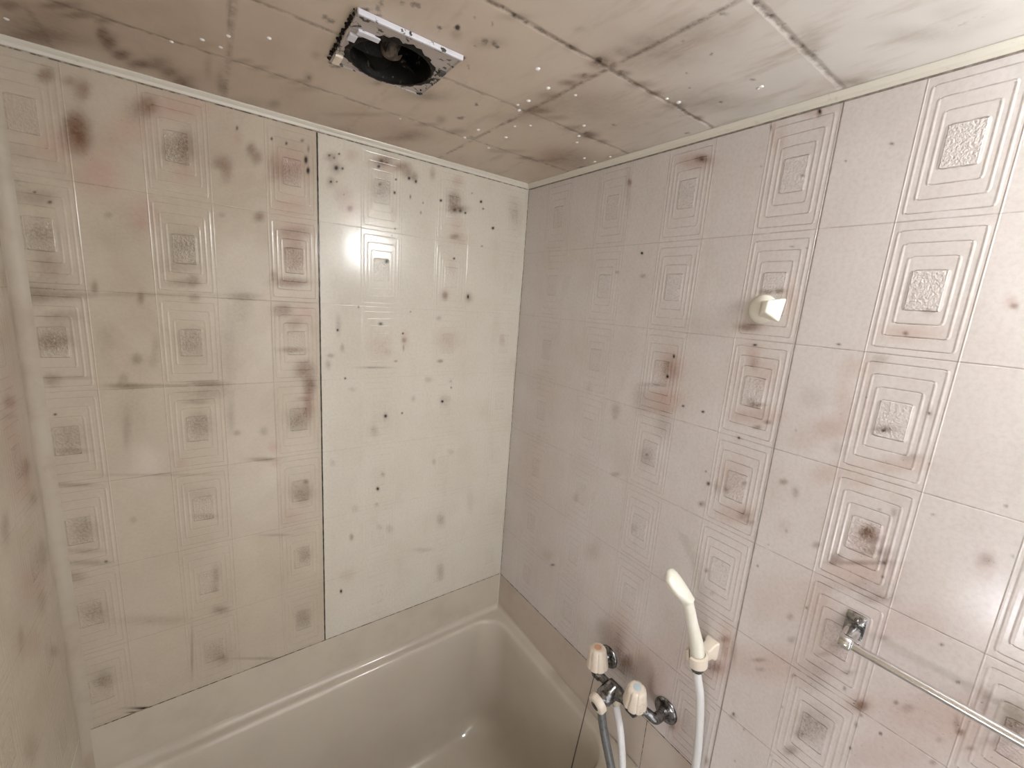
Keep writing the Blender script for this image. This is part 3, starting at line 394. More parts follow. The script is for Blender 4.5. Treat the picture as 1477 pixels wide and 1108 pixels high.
def grid_surface(name, us, vs, fn, text, mat, hole=None):
    """fn maps arrays (u, v) to xyz; hole=(u0,u1,v0,v1) is left open"""
    us = np.array(us); vs = np.array(vs)
    UU, VV = np.meshgrid(us, vs)
    co = np.stack(fn(UU, VV), -1).reshape(-1, 3).astype(np.float32)
    nu, nv = len(us), len(vs)
    idx = np.arange(nu * nv).reshape(nv, nu)
    q = np.stack([idx[:-1, :-1], idx[:-1, 1:], idx[1:, 1:], idx[1:, :-1]], -1).reshape(-1, 4)
    if hole:
        cu = (us[:-1] + us[1:]) / 2; cv = (vs[:-1] + vs[1:]) / 2
        CU, CV = np.meshgrid(cu, cv)
        keep = ~((CU > hole[0]) & (CU < hole[1]) & (CV > hole[2]) & (CV < hole[3])).reshape(-1)
        q = q[keep]
    me = bpy.data.meshes.new(name)
    me.vertices.add(len(co)); me.vertices.foreach_set('co', co.ravel())
    me.loops.add(len(q) * 4); me.loops.foreach_set('vertex_index', q.ravel().astype(np.int32))
    me.polygons.add(len(q)); me.polygons.foreach_set('loop_start', np.arange(0, len(q) * 4, 4, dtype=np.int32))
    me.update(calc_edges=True)
    A = stain_arrays(us, vs, text)
    at = me.color_attributes.new('stain', 'FLOAT_COLOR', 'POINT')
    at.data.foreach_set('color', A.reshape(-1))
    o = link_obj(name, me, mat)
    return struct(o)

def span(a, b, step, extra=()):
    n = max(1, int(round((b - a) / step)))
    return sorted(set([round(a + (b - a) * i / n, 6) for i in range(n + 1)] + list(extra)))

# ------------------------------------------------------------------ materials
CREAM = (0.695, 0.655, 0.57); CREAM2 = (0.66, 0.615, 0.53)
OLD = (0.575, 0.505, 0.41); OLD2 = (0.53, 0.46, 0.37)
PINK = (0.735, 0.695, 0.68); PINK2 = (0.70, 0.65, 0.625)
m_back = panel_mat('cream_embossed_panel', 0, 0.0015, CREAM, CREAM2, (0.6455,), mildew=0.35, dirty=(0.6455, OLD, OLD2), clean_pattern=0.55)
m_right = panel_mat('pinkish_embossed_panel', 1, 0.1067, PINK, PINK2, (0.8625,), mildew=0.30, seam_col=(0.30, 0.255, 0.225), seam_w=0.0018, rough=0.16, seam_deep=0.6, hdirt=0.48)
m_left = panel_mat('dim_embossed_panel', 1, 0.05, OLD, OLD2, (1.05,), pattern=0.25, mildew=0.5)
m_front = panel_mat('front_embossed_panel', 0, 0.0015, CREAM, CREAM2, (0.6455,), mildew=0.2)
m_ceil = ceiling_mat()
m_skirt = simple('cream_skirting_plastic', (0.60, 0.54, 0.45), 0.25, nscale=9.0, col2=(0.55, 0.485, 0.40))
m_skirt_r = simple('pinkish_skirting_plastic', (0.61, 0.54, 0.48), 0.25, nscale=9.0, col2=(0.56, 0.485, 0.42))
m_cove = simple('dull_cove_plastic', (0.50, 0.44, 0.355), 0.5, nscale=14.0, col2=(0.43, 0.36, 0.28))
m_tub = simple('cream_tub_acrylic', (0.60, 0.545, 0.465), 0.13, nscale=3.0, col2=(0.55, 0.495, 0.42), coat=0.25)
m_trim = simple('white_trim_plastic', (0.72, 0.68, 0.60), 0.22, nscale=60.0, col2=(0.45, 0.37, 0.29), thr=(0.62, 0.85))
m_gap = simple('black_mildew_joint', (0.045, 0.033, 0.024), 0.8, nscale=70.0, col2=(0.34, 0.29, 0.23), thr=(0.42, 0.60))
m_gap_l = simple('broken_mildew_line', (0.13, 0.105, 0.08), 0.8, nscale=45.0, col2=(0.46, 0.40, 0.33), thr=(0.42, 0.58))
m_gap_g = simple('grey_mildew_joint', (0.20, 0.165, 0.14), 0.8, nscale=60.0, col2=(0.36, 0.31, 0.27), thr=(0.4, 0.65))
m_white = simple('ivory_white_plastic', (0.86, 0.84, 0.75), 0.28, nscale=14.0, col2=(0.80, 0.77, 0.66), coat=0.2)
m_ivory = simple('aged_ivory_plastic', (0.80, 0.71, 0.60), 0.35, nscale=45.0, col2=(0.62, 0.48, 0.37), thr=(0.55, 0.8))
m_chrome = simple('tarnished_chrome', (0.30, 0.30, 0.31), 0.22, 1.0, nscale=90.0, col2=(0.085, 0.078, 0.072), thr=(0.40, 0.65), bump=0.0006)
m_steel = simple('bright_chrome_tube', (0.78, 0.78, 0.79), 0.14, 1.0, nscale=40.0, col2=(0.50, 0.47, 0.46), thr=(0.5, 0.8))
m_dull = simple('dull_chrome_plate', (0.58, 0.59, 0.61), 0.20, 1.0, nscale=60.0, col2=(0.16, 0.16, 0.165), thr=(0.40, 0.60), bump=0.001)
m_dark = simple('dark_rubber', (0.045, 0.04, 0.04), 0.5)
m_greyhose = simple('dull_grey_metal_pipe', (0.20, 0.205, 0.21), 0.38, 0.6, nscale=120.0, col2=(0.10, 0.095, 0.09), thr=(0.5, 0.75))
m_hose = simple('white_hose_vinyl', (0.80, 0.80, 0.80), 0.30, nscale=240.0, col2=(0.28, 0.24, 0.20), thr=(0.66, 0.74))
m_hot = simple('faded_orange_disc', (0.75, 0.42, 0.26), 0.4)
m_cold = simple('pale_blue_disc', (0.52, 0.62, 0.68), 0.4)
m_plate = simple('grimy_grey_plastic', (0.46, 0.41, 0.38), 0.5, nscale=75.0, col2=(0.035, 0.028, 0.022), thr=(0.56, 0.64))
m_platew = simple('pale_plastic_edge', (0.66, 0.66, 0.71), 0.4, nscale=85.0, col2=(0.03, 0.025, 0.02), thr=(0.62, 0.67))
m_fan = simple('sooty_fan_plastic', (0.008, 0.007, 0.006), 0.6, 0.0, 0.2, nscale=90.0, col2=(0.16, 0.12, 0.085), thr=(0.60, 0.72), bump=0.002)
m_hub = simple('brown_sooty_hub', (0.13, 0.095, 0.07), 0.5, nscale=130.0, col2=(0.03, 0.02, 0.015), thr=(0.4, 0.7), bump=0.002)
m_lampbase = simple('lamp_base_plastic', (0.8, 0.8, 0.76), 0.4)
m_floor = simple('grey_bath_floor', (0.42, 0.40, 0.37), 0.45, nscale=20.0, col2=(0.36, 0.34, 0.31))
m_door = simple('white_door_frame', (0.75, 0.74, 0.70), 0.4)

def emit_mat(name, col, power, base=(0.8, 0.8, 0.8)):
    m, g, p = new_mat(name)
    p.inputs['Base Color'].default_value = (*base, 1)
    p.inputs['Emission Color'].default_value = (*col, 1)
    p.inputs['Emission Strength'].default_value = power
    p.inputs['Roughness'].default_value = 0.3
    return m
m_glow = emit_mat('lit_lamp_glass', (0.97, 0.99, 1.0), LAMP_POWER)
m_pane = emit_mat('daylit_frosted_pane', (0.95, 0.93, 1.0), WINDOW_POWER)
m_doorpane = emit_mat('daylit_door_pane', (0.97, 0.985, 1.0), DOOR_POWER)
m_drop, g_, p_ = new_mat('water_drop')  # opaque whitish body stands in for the bright highlights of clear drops
p_.inputs['Coat Weight'].default_value = 1.0
p_.inputs['Base Color'].default_value = (0.95, 0.93, 0.9, 1); p_.inputs['Roughness'].default_value = 0.05
p_.inputs['IOR'].default_value = 1.33; p_.inputs['Transmission Weight'].default_value = 0.15

# ------------------------------------------------------------------ the room
fine = 0.0021
grid_surface('wall_back', span(0, W, fine), span(0, -ZP, fine), lambda u, v: (-u, u * 0, -v), STAINS_BACK, m_back)
grid_surface('wall_right', sorted(set(span(0, 1.36, fine) + span(1.36, -YF, 0.05))), span(0, -ZP, fine), lambda u, v: (u * 0, -u, -v), STAINS_TINT_RIGHT, m_right)
grid_surface('wall_left', sorted(set(span(0, 0.40, 0.004) + span(0.40, -YF, 0.05))), span(0, -ZP, 0.004), lambda u, v: (u * 0 - W, -u, -v), STAINS_LEFT, m_left)
# extractor fan opening
FX, FY, FR = -0.609, -0.411, 0.0665
PX0, PX1, PY0, PY1 = -0.691, -0.525, -0.507, -0.340
grid_surface('ceiling', sorted(set(span(0, 0.61, 0.003, (-PX1 + 0.004, -PX0 - 0.004)) + span(0.61, W, 0.003, (-PX0 - 0.004,)))),
             sorted(set(span(0, 1.0, 0.003, (-PY1 + 0.004, -PY0 - 0.004)) + span(1.0, -YF, 0.05))),
             lambda u, v: (-u, -v, u * 0 + ZC), STAINS_CEIL, m_ceil, hole=(-PX1 + 0.004, -PX0 - 0.004, -PY1 + 0.004, -PY0 - 0.004))
bm = bmesh.new(); box(bm, -W, 0, YF - 0.02, YF, ZF, ZC); struct(bm_obj('wall_front', bm, m_front))
bm = bmesh.new(); box(bm, -W, 0, YF, TUBY + 0.02, ZF - 0.02, ZF); struct(bm_obj('floor', bm, m_floor))

# skirting strips under the patterned panels; the back and right strip curve into the tub deck
bm = bmesh.new(); box(bm, -W, 0.0, -0.0010, 0.004, ZF - 0.02, ZP - 0.0016); struct(bm_obj('baseboard_back', bm, m_skirt))
bm = bmesh.new(); box(bm, -0.0010, 0.004, TUBY + 0.0012, 0.0, ZF - 0.02, ZP - 0.0016)
box(bm, -0.0010, 0.004, YF, TUBY - 0.0008, ZF - 0.02, ZP - 0.0016); struct(bm_obj('baseboard_right', bm, m_skirt_r))
bm = bmesh.new(); box(bm, -W, -W + 0.0010, YF, 0.0, ZF, ZP - 0.001); struct(bm_obj('baseboard_left', bm, m_skirt))
# black joints behind / between
bm = bmesh.new(); box(bm, -W, 0.0, -0.0006, 0.0004, ZP - 0.003, ZP + 0.0004)
struct(bm_obj('trim_1', bm, m_gap))
bm = bmesh.new(); box(bm, -0.0006, 0.0004, YF, 0.0, ZP - 0.003, ZP + 0.0004); box(bm, -0.0005, 0.0004, TUBY - 0.0012, TUBY + 0.0014, ZF, ZP)
struct(bm_obj('trim_2', bm, m_gap))
# corner bead between back wall and right wall, with its dark joint
bm = bmesh.new(); box(bm, -0.0042, -0.0002, -0.0022, 0.0002, ZD, 0.0); struct(bm_obj('trim_3', bm, m_trim, bevel=0.0006))
bm = bmesh.new(); box(bm, -0.0010, 0.0002, -0.0036, -0.0021, ZP, 0.0); struct(bm_obj('trim_4', bm, m_gap))
# ceiling trims: a raised bead with a dark joint under it
def ceil_trim(name, axis, mat):
    prof = [(0.0, ZC), (0.013, ZC), (0.013, ZC - 0.002), (0.0105, ZC - 0.0045), (0.0060, 0.0060), (0.0048, 0.0030), (0.0040, 0.0006), (0.0, 0.0006)]
    bm = bmesh.new(); rs = []
    L = (0.0, W) if axis == 0 else (0.0, -YF)
    for t in L:
        rs.append([Vector((-t, -d, z)) if axis == 0 else Vector((-d, -t, z)) for d, z in prof])
    rings(bm, rs, cap0=True, cap1=True)
    return struct(bm_obj(name, bm, mat, smooth=False, bevel=0.0008))
ceil_trim('trim_5', 0, m_trim)
ceil_trim('trim_6', 1, m_trim)
bm = bmesh.new(); box(bm, -W, 0.0, -0.0012, 0.0002, -0.0014, 0.0012); struct(bm_obj('trim_7', bm, m_gap_l))
bm = bmesh.new(); box(bm, -0.0012, 0.0002, YF, 0.0, -0.0022, 0.0012); struct(bm_obj('trim_8', bm, m_gap_g))
# soft cove in the left corner
bm = bmesh.new()
rs = []
for z in (ZD, 0.0):
    rs.append([Vector((-W + 0.022 * (1 - math.sin(a)), -0.022 * (1 - math.cos(a)), z)) for a in [math.pi / 2 * i / 8 for i in range(9)]] + [Vector((-W, 0, z))])
rings(bm, rs, cap0=True, cap1=True)
struct(bm_obj('trim_9', bm, m_cove, smooth=True, auto=40))

# door with a frosted pane in the front wall
bm = bmesh.new()
for a in ((-0.95, -0.90), (-0.25, -0.20)): box(bm, a[0], a[1], YF + 0.0, YF + 0.03, ZF, -0.10)
box(bm, -0.90, -0.25, YF, YF + 0.03, -0.16, -0.10); box(bm, -0.90, -0.25, YF, YF + 0.03, ZF, ZF + 0.09); box(bm, -0.90, -0.25, YF, YF + 0.03, -1.12, -1.04)
door = struct(bm_obj('door_1', bm, m_door, bevel=0.003))
bm = bmesh.new(); box(bm, -0.90, -0.25, YF + 0.008, YF + 0.016, ZF + 0.09, -1.12); box(bm, -0.90, -0.25, YF + 0.008, YF + 0.016, -1.04, -0.16)
bm_obj('frosted_pane', bm, m_doorpane, door)
bm = bmesh.new(); sweep(bm, [(-0.30, YF + 0.03, -1.00), (-0.30, YF + 0.07, -1.00), (-0.30, YF + 0.07, -1.13), (-0.30, YF + 0.03, -1.13)], 0.008)
bm_obj('door_handle', bm, m_steel, door, smooth=True)
# small frosted window low on the left wall, beside the camera
bm = bmesh.new()
WY0, WY1, WZ0, WZ1 = -1.32, -1.135, -1.29, -1.16
for b_ in ((WY0 - .02, WY0, WZ0 - .02, WZ1 + .02), (WY1, WY1 + .02, WZ0 - .02, WZ1 + .02), (WY0, WY1, WZ0 - .02, WZ0), (WY0, WY1, WZ1, WZ1 + .02)):
    box(bm, -W, -W + 0.018, b_[0], b_[1], b_[2], b_[3])
win = struct(bm_obj('window_1', bm, m_door, bevel=0.002))
bm = bmesh.new(); box(bm, -W + 0.002, -W + 0.008, WY0, WY1, WZ0, WZ1); bm_obj('frosted_pane', bm, m_pane, win)

# ------------------------------------------------------------------ wall lamp (above and behind the camera's right)
LY = -1.52
lamp = thing('wall_lamp', 'lit white glass wall lamp high on the right wall near the door', 'lamp', (0.0, LY, -0.12))
bm = bmesh.new(); box(bm, -0.016, -0.0005, LY - 0.085, LY + 0.085, -0.20, -0.035); part('lamp_base', bm, m_lampbase, lamp, bevel=0.005)
bm = bmesh.new()
def rrect(cy, cz, hy, hz, r, x, n=5):
    out = []
    for sy, sz, a0 in ((1, 1, 0), (-1, 1, 90), (-1, -1, 180), (1, -1, 270)):
        for i in range(n + 1):
            a = math.radians(a0 + 90 * i / n)
            out.append(Vector((x, cy + sy * (hy - r) + r * math.cos(a), cz + sz * (hz - r) + r * math.sin(a))))
    return out
rings(bm, [rrect(LY, -0.117, 0.070, 0.070, 0.012, -0.0165), rrect(LY, -0.117, 0.070, 0.072, 0.012, -0.130), rrect(LY, -0.117, 0.064, 0.066, 0.012, -0.138)], cap0=True, cap1=True)
part('glass_shade', bm, m_glow, lamp)

# ------------------------------------------------------------------ bathtub
tub = thing('bathtub', 'cream acrylic bathtub filling the corner below the patterned walls', 'bathtub', (-W / 2, TUBY / 2, ZF))
def rr(x0, x1, y0, y1, r, z, n=10):
    out = []
    rs_ = r if isinstance(r, (list, tuple)) else (r, r, r, r)
    for (cxx, cyy, a0), q in zip(((x1, y1, 0), (x0, y1, 90), (x0, y0, 180), (x1, y0, 270)), rs_):
        sx = 1 if cxx == x1 else -1; sy = 1 if cyy == y1 else -1
        for i in range(n + 1):
            a = math.radians(a0 + 90 * i / n)
            out.append(Vector((cxx - sx * q + q * math.cos(a), cyy - sy * q + q * math.sin(a), z)))
    return out
e = 0.0012
L_, R_, B_, F_ = -W + e, -e, -e, TUBY
bm = bmesh.new()
S = [rr(L_, R_, F_, B_, 0.002, ZD + 0.020),
     rr(L_ + .001, R_ - .001, F_ + .002, B_ - .001, 0.004, ZD + 0.012),
     rr(L_ + .003, R_ - .004, F_ + .004, B_ - .004, 0.006, ZD + 0.005),
     rr(L_ + .007, R_ - .008, F_ + .006, B_ - .008, 0.010, ZD + 0.001),
     rr(L_ + .012, R_ - .013, F_ + .010, B_ - .013, 0.012, ZD)]
inner = lambda o_, z, r: rr(L_ + .055 + o_, R_ - .030 - o_, F_ + .060 + o_, B_ - .027 - o_, r, z)
S += [inner(-0.004, ZD + .0005, 0.085), inner(0.001, ZD - .001, 0.08), inner(0.005, ZD - .005, 0.078), inner(0.008, ZD - .012, 0.076),
      inner(0.012, ZD - .04, 0.08), inner(0.024, ZD - .15, 0.09), inner(0.038, ZD - .28, 0.10), inner(0.047, ZD - .35, 0.105),
      inner(0.060, ZD - .385, 0.11), inner(0.085, ZD - .408, 0.12), inner(0.125, ZD - .418, 0.12), inner(0.19, ZD - .421, 0.10)]
# near edge: drop the upstand of the first rings to a plain rounded lip
def lip(p):
    if p.y < TUBY + 0.05 and p.z > ZD:
        return Vector((p.x, p.y, ZD - (p.z - ZD) * 0.5))
    return p
S = [[lip(q) for q in s] for s in S]
rings(bm, S, cap1=True)
part('basin', bm, m_tub, tub, smooth=True, auto=60)
bm = bmesh.new(); box(bm, L_, R_, F_ + 0.001, F_ + 0.012, ZF + 0.001, ZD - 0.012); part('apron', bm, m_tub, tub, bevel=0.003)
bm = bmesh.new(); lathe(bm, (-0.30, -0.40, ZD - 0.4215), (0, 0, 1), [(0, 0.026), (0.002, 0.026), (0.003, 0.022), (0.0012, 0.018)], 28); part('drain', bm, m_steel, tub, smooth=True, auto=30)

# ------------------------------------------------------------------ extractor fan in the ceiling
fan = thing('extractor_fan', 'uncovered square extractor fan with soot-blackened round opening in ceiling', 'extractor fan', (FX, FY, ZC))
bm = bmesh.new()
nseg = 64
FZ = 0.0075          # underside of the plate
def sq(a):
    c_, s_ = math.cos(a), math.sin(a)
    hx1, hx0 = PX1 - FX, FX - PX0; hy1, hy0 = PY1 - FY, FY - PY0
    t = min((hx1 / c_) if c_ > 1e-9 else ((-hx0 / c_) if c_ < -1e-9 else 9), (hy1 / s_) if s_ > 1e-9 else ((-hy0 / s_) if s_ < -1e-9 else 9))
    return c_ * t, s_ * t
angs = sorted([2 * math.pi * i / nseg for i in range(nseg)] + [math.atan2(b - FY, a - FX) % (2 * math.pi) for a in (PX0, PX1) for b in (PY0, PY1)])
def ringp(f, z): return [Vector((FX + f(a)[0], FY + f(a)[1], z)) for a in angs]
circ = lambda r: (lambda a: (math.cos(a) * r, math.sin(a) * r))
def inset(d): 
    def f(a):
        x, y = sq(a)
        return (max(min(x, PX1 - FX - d), PX0 - FX + d), max(min(y, PY1 - FY - d), PY0 - FY + d))
    return f
rings(bm, [ringp(sq, ZC + 0.001), ringp(sq, FZ + 0.0005), ringp(inset(0.0016), FZ - 0.0005), ringp(inset(0.0030), FZ + 0.0002), ringp(inset(0.0036), FZ + 0.0012),
           ringp(circ(FR + 0.003), FZ + 0.0014), ringp(circ(FR + 0.001), FZ), ringp(circ(FR), FZ + 0.0003), ringp(circ(FR - 0.0002), FZ + 0.002)])
plate = part('mounting_plate', bm, m_plate, fan)
# pale raised lip along the near edge, broken by soot
bm = bmesh.new(); box(bm, PX0 + 0.001, PX1 - 0.001, PY0 - 0.0012, PY0 + 0.0030, FZ - 0.0015, ZC - 0.0005)
part('front_lip', bm, m_platew, fan, bevel=0.0008)['label'] = 'pale bluish edge strip spotted with black soot'
bm = bmesh.new(); box(bm, PX0 + 0.012, PX0 + 0.045, PY0 + 0.038, PY0 + 0.050, FZ - 0.0022, FZ + 0.003); part('clip', bm, m_platew, fan, bevel=0.001)
bm = bmesh.new(); box(bm, PX0 + 0.004, PX0 + 0.016, PY0 + 0.055, PY0 + 0.075, FZ - 0.0022, FZ + 0.003); part('clip', bm, m_platew, fan, bevel=0.001)
bm = bmesh.new(); box(bm, PX0 + 0.002, PX0 + 0.014, PY1 - 0.034, PY1 - 0.004, FZ - 0.0022, FZ + 0.003); part('clip', bm, m_ivory, fan, bevel=0.001)
bm = bmesh.new(); box(bm, PX1 - 0.014, PX1 - 0.003, PY0 + 0.055, PY0 + 0.070, FZ - 0.0022, FZ + 0.003); part('clip', bm, m_dark, fan, bevel=0.001)
random.seed(11)
bm = bmesh.new()
ja = [random.uniform(0.0, 0.0085) * (0.6 + 0.6 * math.sin(a * 1.5 + 1.0) ** 2) for a in angs]
jag = lambda a: (math.cos(a) * (FR + 0.0022 + ja[angs.index(a)]), math.sin(a) * (FR + 0.0022 + ja[angs.index(a)]))
rings(bm, [ringp(jag, FZ + 0.0016), ringp(jag, FZ + 0.0006), ringp(circ(FR + 0.0010), FZ - 0.0010), ringp(circ(FR - 0.0012), FZ - 0.0008), ringp(circ(FR - 0.0012), FZ + 0.003)])
part('soot_ring', bm, m_fan, fan, smooth=True, auto=50)
bm = bmesh.new()
for i in range(70):
    t = random.random() ** 0.8; x = PX0 - 0.0015 + random.gauss(0, 0.0012); y = PY0 + t * (PY1 - PY0)
    rr_ = random.uniform(0.0010, 0.0030)
    bmesh.ops.create_icosphere(bm, subdivisions=1, radius=rr_, matrix=Matrix.Translation((x, y, ZC - 0.001 - random.uniform(0, 0.004))))
for i in range(16):
    x = PX1 - 0.002 - random.random() * 0.02; y = PY0 + random.uniform(0.3, 1.0) * (PY1 - PY0)
    bmesh.ops.create_icosphere(bm, subdivisions=1, radius=random.uniform(0.0007, 0.0018), matrix=Matrix.Translation((x, y, FZ)))
o_ = part('soot_crumbs', bm, m_fan, fan, smooth=True); o_['kind'] = 'stuff'
bm = bmesh.new(); rings(bm, [ringp(circ(FR - 0.0003), FZ + 0.0012), ringp(circ(FR - 0.0015), FZ + 0.004), ringp(circ(FR - 0.0015), 0.085), ringp(circ(0.012), 0.086)], cap1=True)
part('duct', bm, m_fan, fan, smooth=True, auto=40)
bm = bmesh.new()
for k in range(5):
    a0 = 2 * math.pi * k / 5 + 0.3; rs = []
    for i in range(7):
        t = i / 6; r = 0.016 + t * 0.043; sw = 0.5 * t
        ring = []
        for s in range(9):
            q = s / 8; a = a0 + sw + (q - 0.5) * (0.62 + 0.10 * t)
            ring.append(Vector((FX + r * math.cos(a), FY + r * math.sin(a), 0.026 + 0.020 * (q - 0.5) + 0.004 * math.sin(q * math.pi))))
        for s in range(8, -1, -1):
            p_0 = ring[s]; ring.append(Vector((p_0.x, p_0.y, p_0.z + 0.0014)))
        rs.append(ring)
    rings(bm, rs, cap0=True, cap1=True)
blades = part('fan_blades', bm, m_fan, fan, smooth=True, auto=40)
bm = bmesh.new(); lathe(bm, (FX, FY, 0.060), (0, 0, -1), [(0, 0.018), (0.034, 0.018), (0.040, 0.015), (0.043, 0.010), (0.043, 0.005), (0.041, 0.004)], 32)
part('hub', bm, m_hub, fan, smooth=True, auto=35)
bm = bmesh.new()
for a in (0.5, 2.6, 4.7):
    sweep(bm, [(FX + 0.016 * math.cos(a), FY + 0.016 * math.sin(a), 0.066), (FX + 0.0625 * math.cos(a + .2), FY + 0.0625 * math.sin(a + .2), 0.066)], 0.004, 8, 1)
part('motor_bracket', bm, m_fan, fan)

# ------------------------------------------------------------------ water drops hanging from the ceiling
bm = bmesh.new()
rs = []
for i in range(7):
    a = math.pi / 2 * i / 6
    rs.append([Vector((math.cos(a) * math.cos(2 * math.pi * k / 16), math.cos(a) * math.sin(2 * math.pi * k / 16), -math.sin(a) * 0.62)) if i < 6 else Vector((0.02 * math.cos(2 * math.pi * k / 16), 0.02 * math.sin(2 * math.pi * k / 16), -0.62)) for k in range(16)])
rings(bm, rs, cap0=True, cap1=True)
bmesh.ops.recalc_face_normals(bm, faces=bm.faces)
drop_me = bpy.data.meshes.new('water_drop'); bm.to_mesh(drop_me); bm.free(); drop_me.materials.append(m_drop)
for f_ in drop_me.polygons: f_.use_smooth = True
random.seed(4)
for i, (x, y) in enumerate(DROPS):
    o = bpy.data.objects.new('water_drop', drop_me); C.objects.link(o)
    s = random.uniform(0.0032, 0.0048)
    if y > -0.03 and x > -0.05: s *= .8
    o.location = (x, y, ZC); o.scale = (s, s, s)
    o['label'] = 'small water droplet, coloured white for its highlight, hanging from the mildewed ceiling'; o['category'] = 'water drop'
    o['group'] = 'water droplets on the ceiling'

# ------------------------------------------------------------------ robe hook on the right wall
hk = thing('wall_hook', 'glossy ivory plastic hook on the right wall beside the panel seam', 'hook', (0.0, -0.815, -0.345))
bm = bmesh.new()
# oval base, seen from the left
rs = []
for x, s in ((-0.0005, 1.0), (-0.006, 1.0), (-0.012, 0.86), (-0.015, 0.6)):
    rs.append([Vector((x, -0.797 + 0.026 * s * math.cos(t) , -0.347 + 0.028 * s * math.sin(t))) for t in [2 * math.pi * i / 32 for i in range(32)]])
rings(bm, rs, cap0=True, cap1=True)
part('hook_base', bm, m_white, hk, smooth=True, auto=50)
bm = bmesh.new()
# wedge-shaped projecting head: flat bright front that widens upwards
P_ = [(-0.008, -0.792, -0.330), (-0.008, -0.792, -0.364), (-0.005, -0.832, -0.370), (-0.005, -0.838, -0.324)]
Q_ = [(-0.034, -0.808, -0.334), (-0.034, -0.808, -0.352), (-0.034, -0.817, -0.354), (-0.036, -0.819, -0.331)]
vs = [bm.verts.new(q) for q in P_ + Q_]
for f in ((0, 1, 2, 3), (4, 5, 6, 7), (0, 1, 5, 4), (1, 2, 6, 5), (2, 3, 7, 6), (3, 0, 4, 7)): bm.faces.new([vs[i] for i in f])
part('hook_head', bm, m_white, hk, smooth=True, bevel=0.003, seg=3, auto=50)

# ------------------------------------------------------------------ towel bar
BX, BZ = -0.042, -0.886
bar = thing('towel_bar', 'chrome towel bar across the lower right of the right wall', 'towel bar', (0.0, -1.25, BZ))
def bracket(yc, sgn):
    bm = bmesh.new()
    # wall plate: rounded tall plate
    rs = []
    for x, s in ((-0.0006, 1.0), (-0.0035, 1.0), (-0.0050, 0.9)):
        r_ = []
        for (sy, sz, a0) in ((1, 1, 0), (-1, 1, 90), (-1, -1, 180), (1, -1, 270)):
            for i in range(5):
                a = math.radians(a0 + 22.5 * i)
                r_.append(Vector((x, yc + s * (sy * 0.010 + 0.004 * math.cos(a)), BZ + 0.014 + s * (sz * 0.019 + 0.004 * math.sin(a)))))
        rs.append(r_)
    rings(bm, rs, cap0=True, cap1=True)
    b = part('bracket', bm, m_dull, bar, smooth=True, auto=40)
    b['label'] = 'dull grey chrome end bracket'
    bm = bmesh.new()
    sweep(bm, [(-0.003, yc, BZ + 0.004), (-0.022, yc, BZ + 0.001), (BX, yc, BZ)], [0.0115, 0.0110, 0.0105], 20)
    lathe(bm, (BX, yc + sgn * 0.010, BZ), (0, -sgn, 0), [(0, 0.006), (0.0015, 0.0100), (0.004, 0.0118), (0.018, 0.0118), (0.021, 0.009)], 24)
    part('bar_socket', bm, m_steel, b, smooth=True, auto=50)
    bm = bmesh.new(); lathe(bm, (-0.0045, yc - 0.002, BZ + 0.026), (-1, 0, 0), [(0, 0.0042), (0.0015, 0.0040), (0.0024, 0.0020)], 16)
    part('screw', bm, m_chrome, b, smooth=True, auto=50)
bracket(-1.040, 1); bracket(-1.46, -1)
bm = bmesh.new(); sweep(bm, [(BX, -1.044, BZ), (BX, -1.458, BZ)], 0.0072, 24, 1); part('bar', bm, m_steel, bar, smooth=True, auto=50)

# ------------------------------------------------------------------ mixer tap
FYC, FZC, FXC = -0.640, -1.325, -0.085
tap = thing('mixer_tap', 'two-handle chrome bath mixer with white knobs on right wall above tub', 'mixer tap', (0.0, FYC, -1.34))
def spin(bm, o, ax, prof, n=32, **k): lathe(bm, o, ax, prof, n, **k)
for yc, nm in ((-0.742, 'cold'), (-0.553, 'hot')):
    bm = bmesh.new()
    spin(bm, (-0.0006, yc, -1.343), (-1, 0, 0), [(0, 0.031), (0.003, 0.031), (0.007, 0.028), (0.010, 0.022), (0.012, 0.015), (0.018, 0.0135), (0.022, 0.013)])
    esc = part('wall_flange', bm, m_chrome, tap, smooth=True, auto=50)
# eccentric legs from the flanges to the body ends
bm = bmesh.new()
sweep(bm, [(-0.012, -0.742, -1.343), (-0.040, -0.742, -1.343), (-0.050, -0.737, -1.339), (-0.060, -0.722, -1.330), (-0.072, -0.712, -1.326), (FXC, -0.705, -1.325), (FXC, -0.690, FZC)], [0.0125, 0.0125, 0.0115, 0.0105, 0.011, 0.012, 0.012])
part('supply_leg', bm, m_chrome, tap, smooth=True, auto=60)
bm = bmesh.new()
sweep(bm, [(-0.012, -0.553, -1.343), (-0.040, -0.553, -1.343), (-0.050, -0.557, -1.339), (-0.062, -0.567, -1.330), (-0.074, -0.574, -1.326), (FXC, -0.578, -1.325), (FXC, -0.590, FZC)], [0.0125, 0.0125, 0.0115, 0.0105, 0.011, 0.012, 0.012])
part('supply_leg', bm, m_chrome, tap, smooth=True, auto=60)
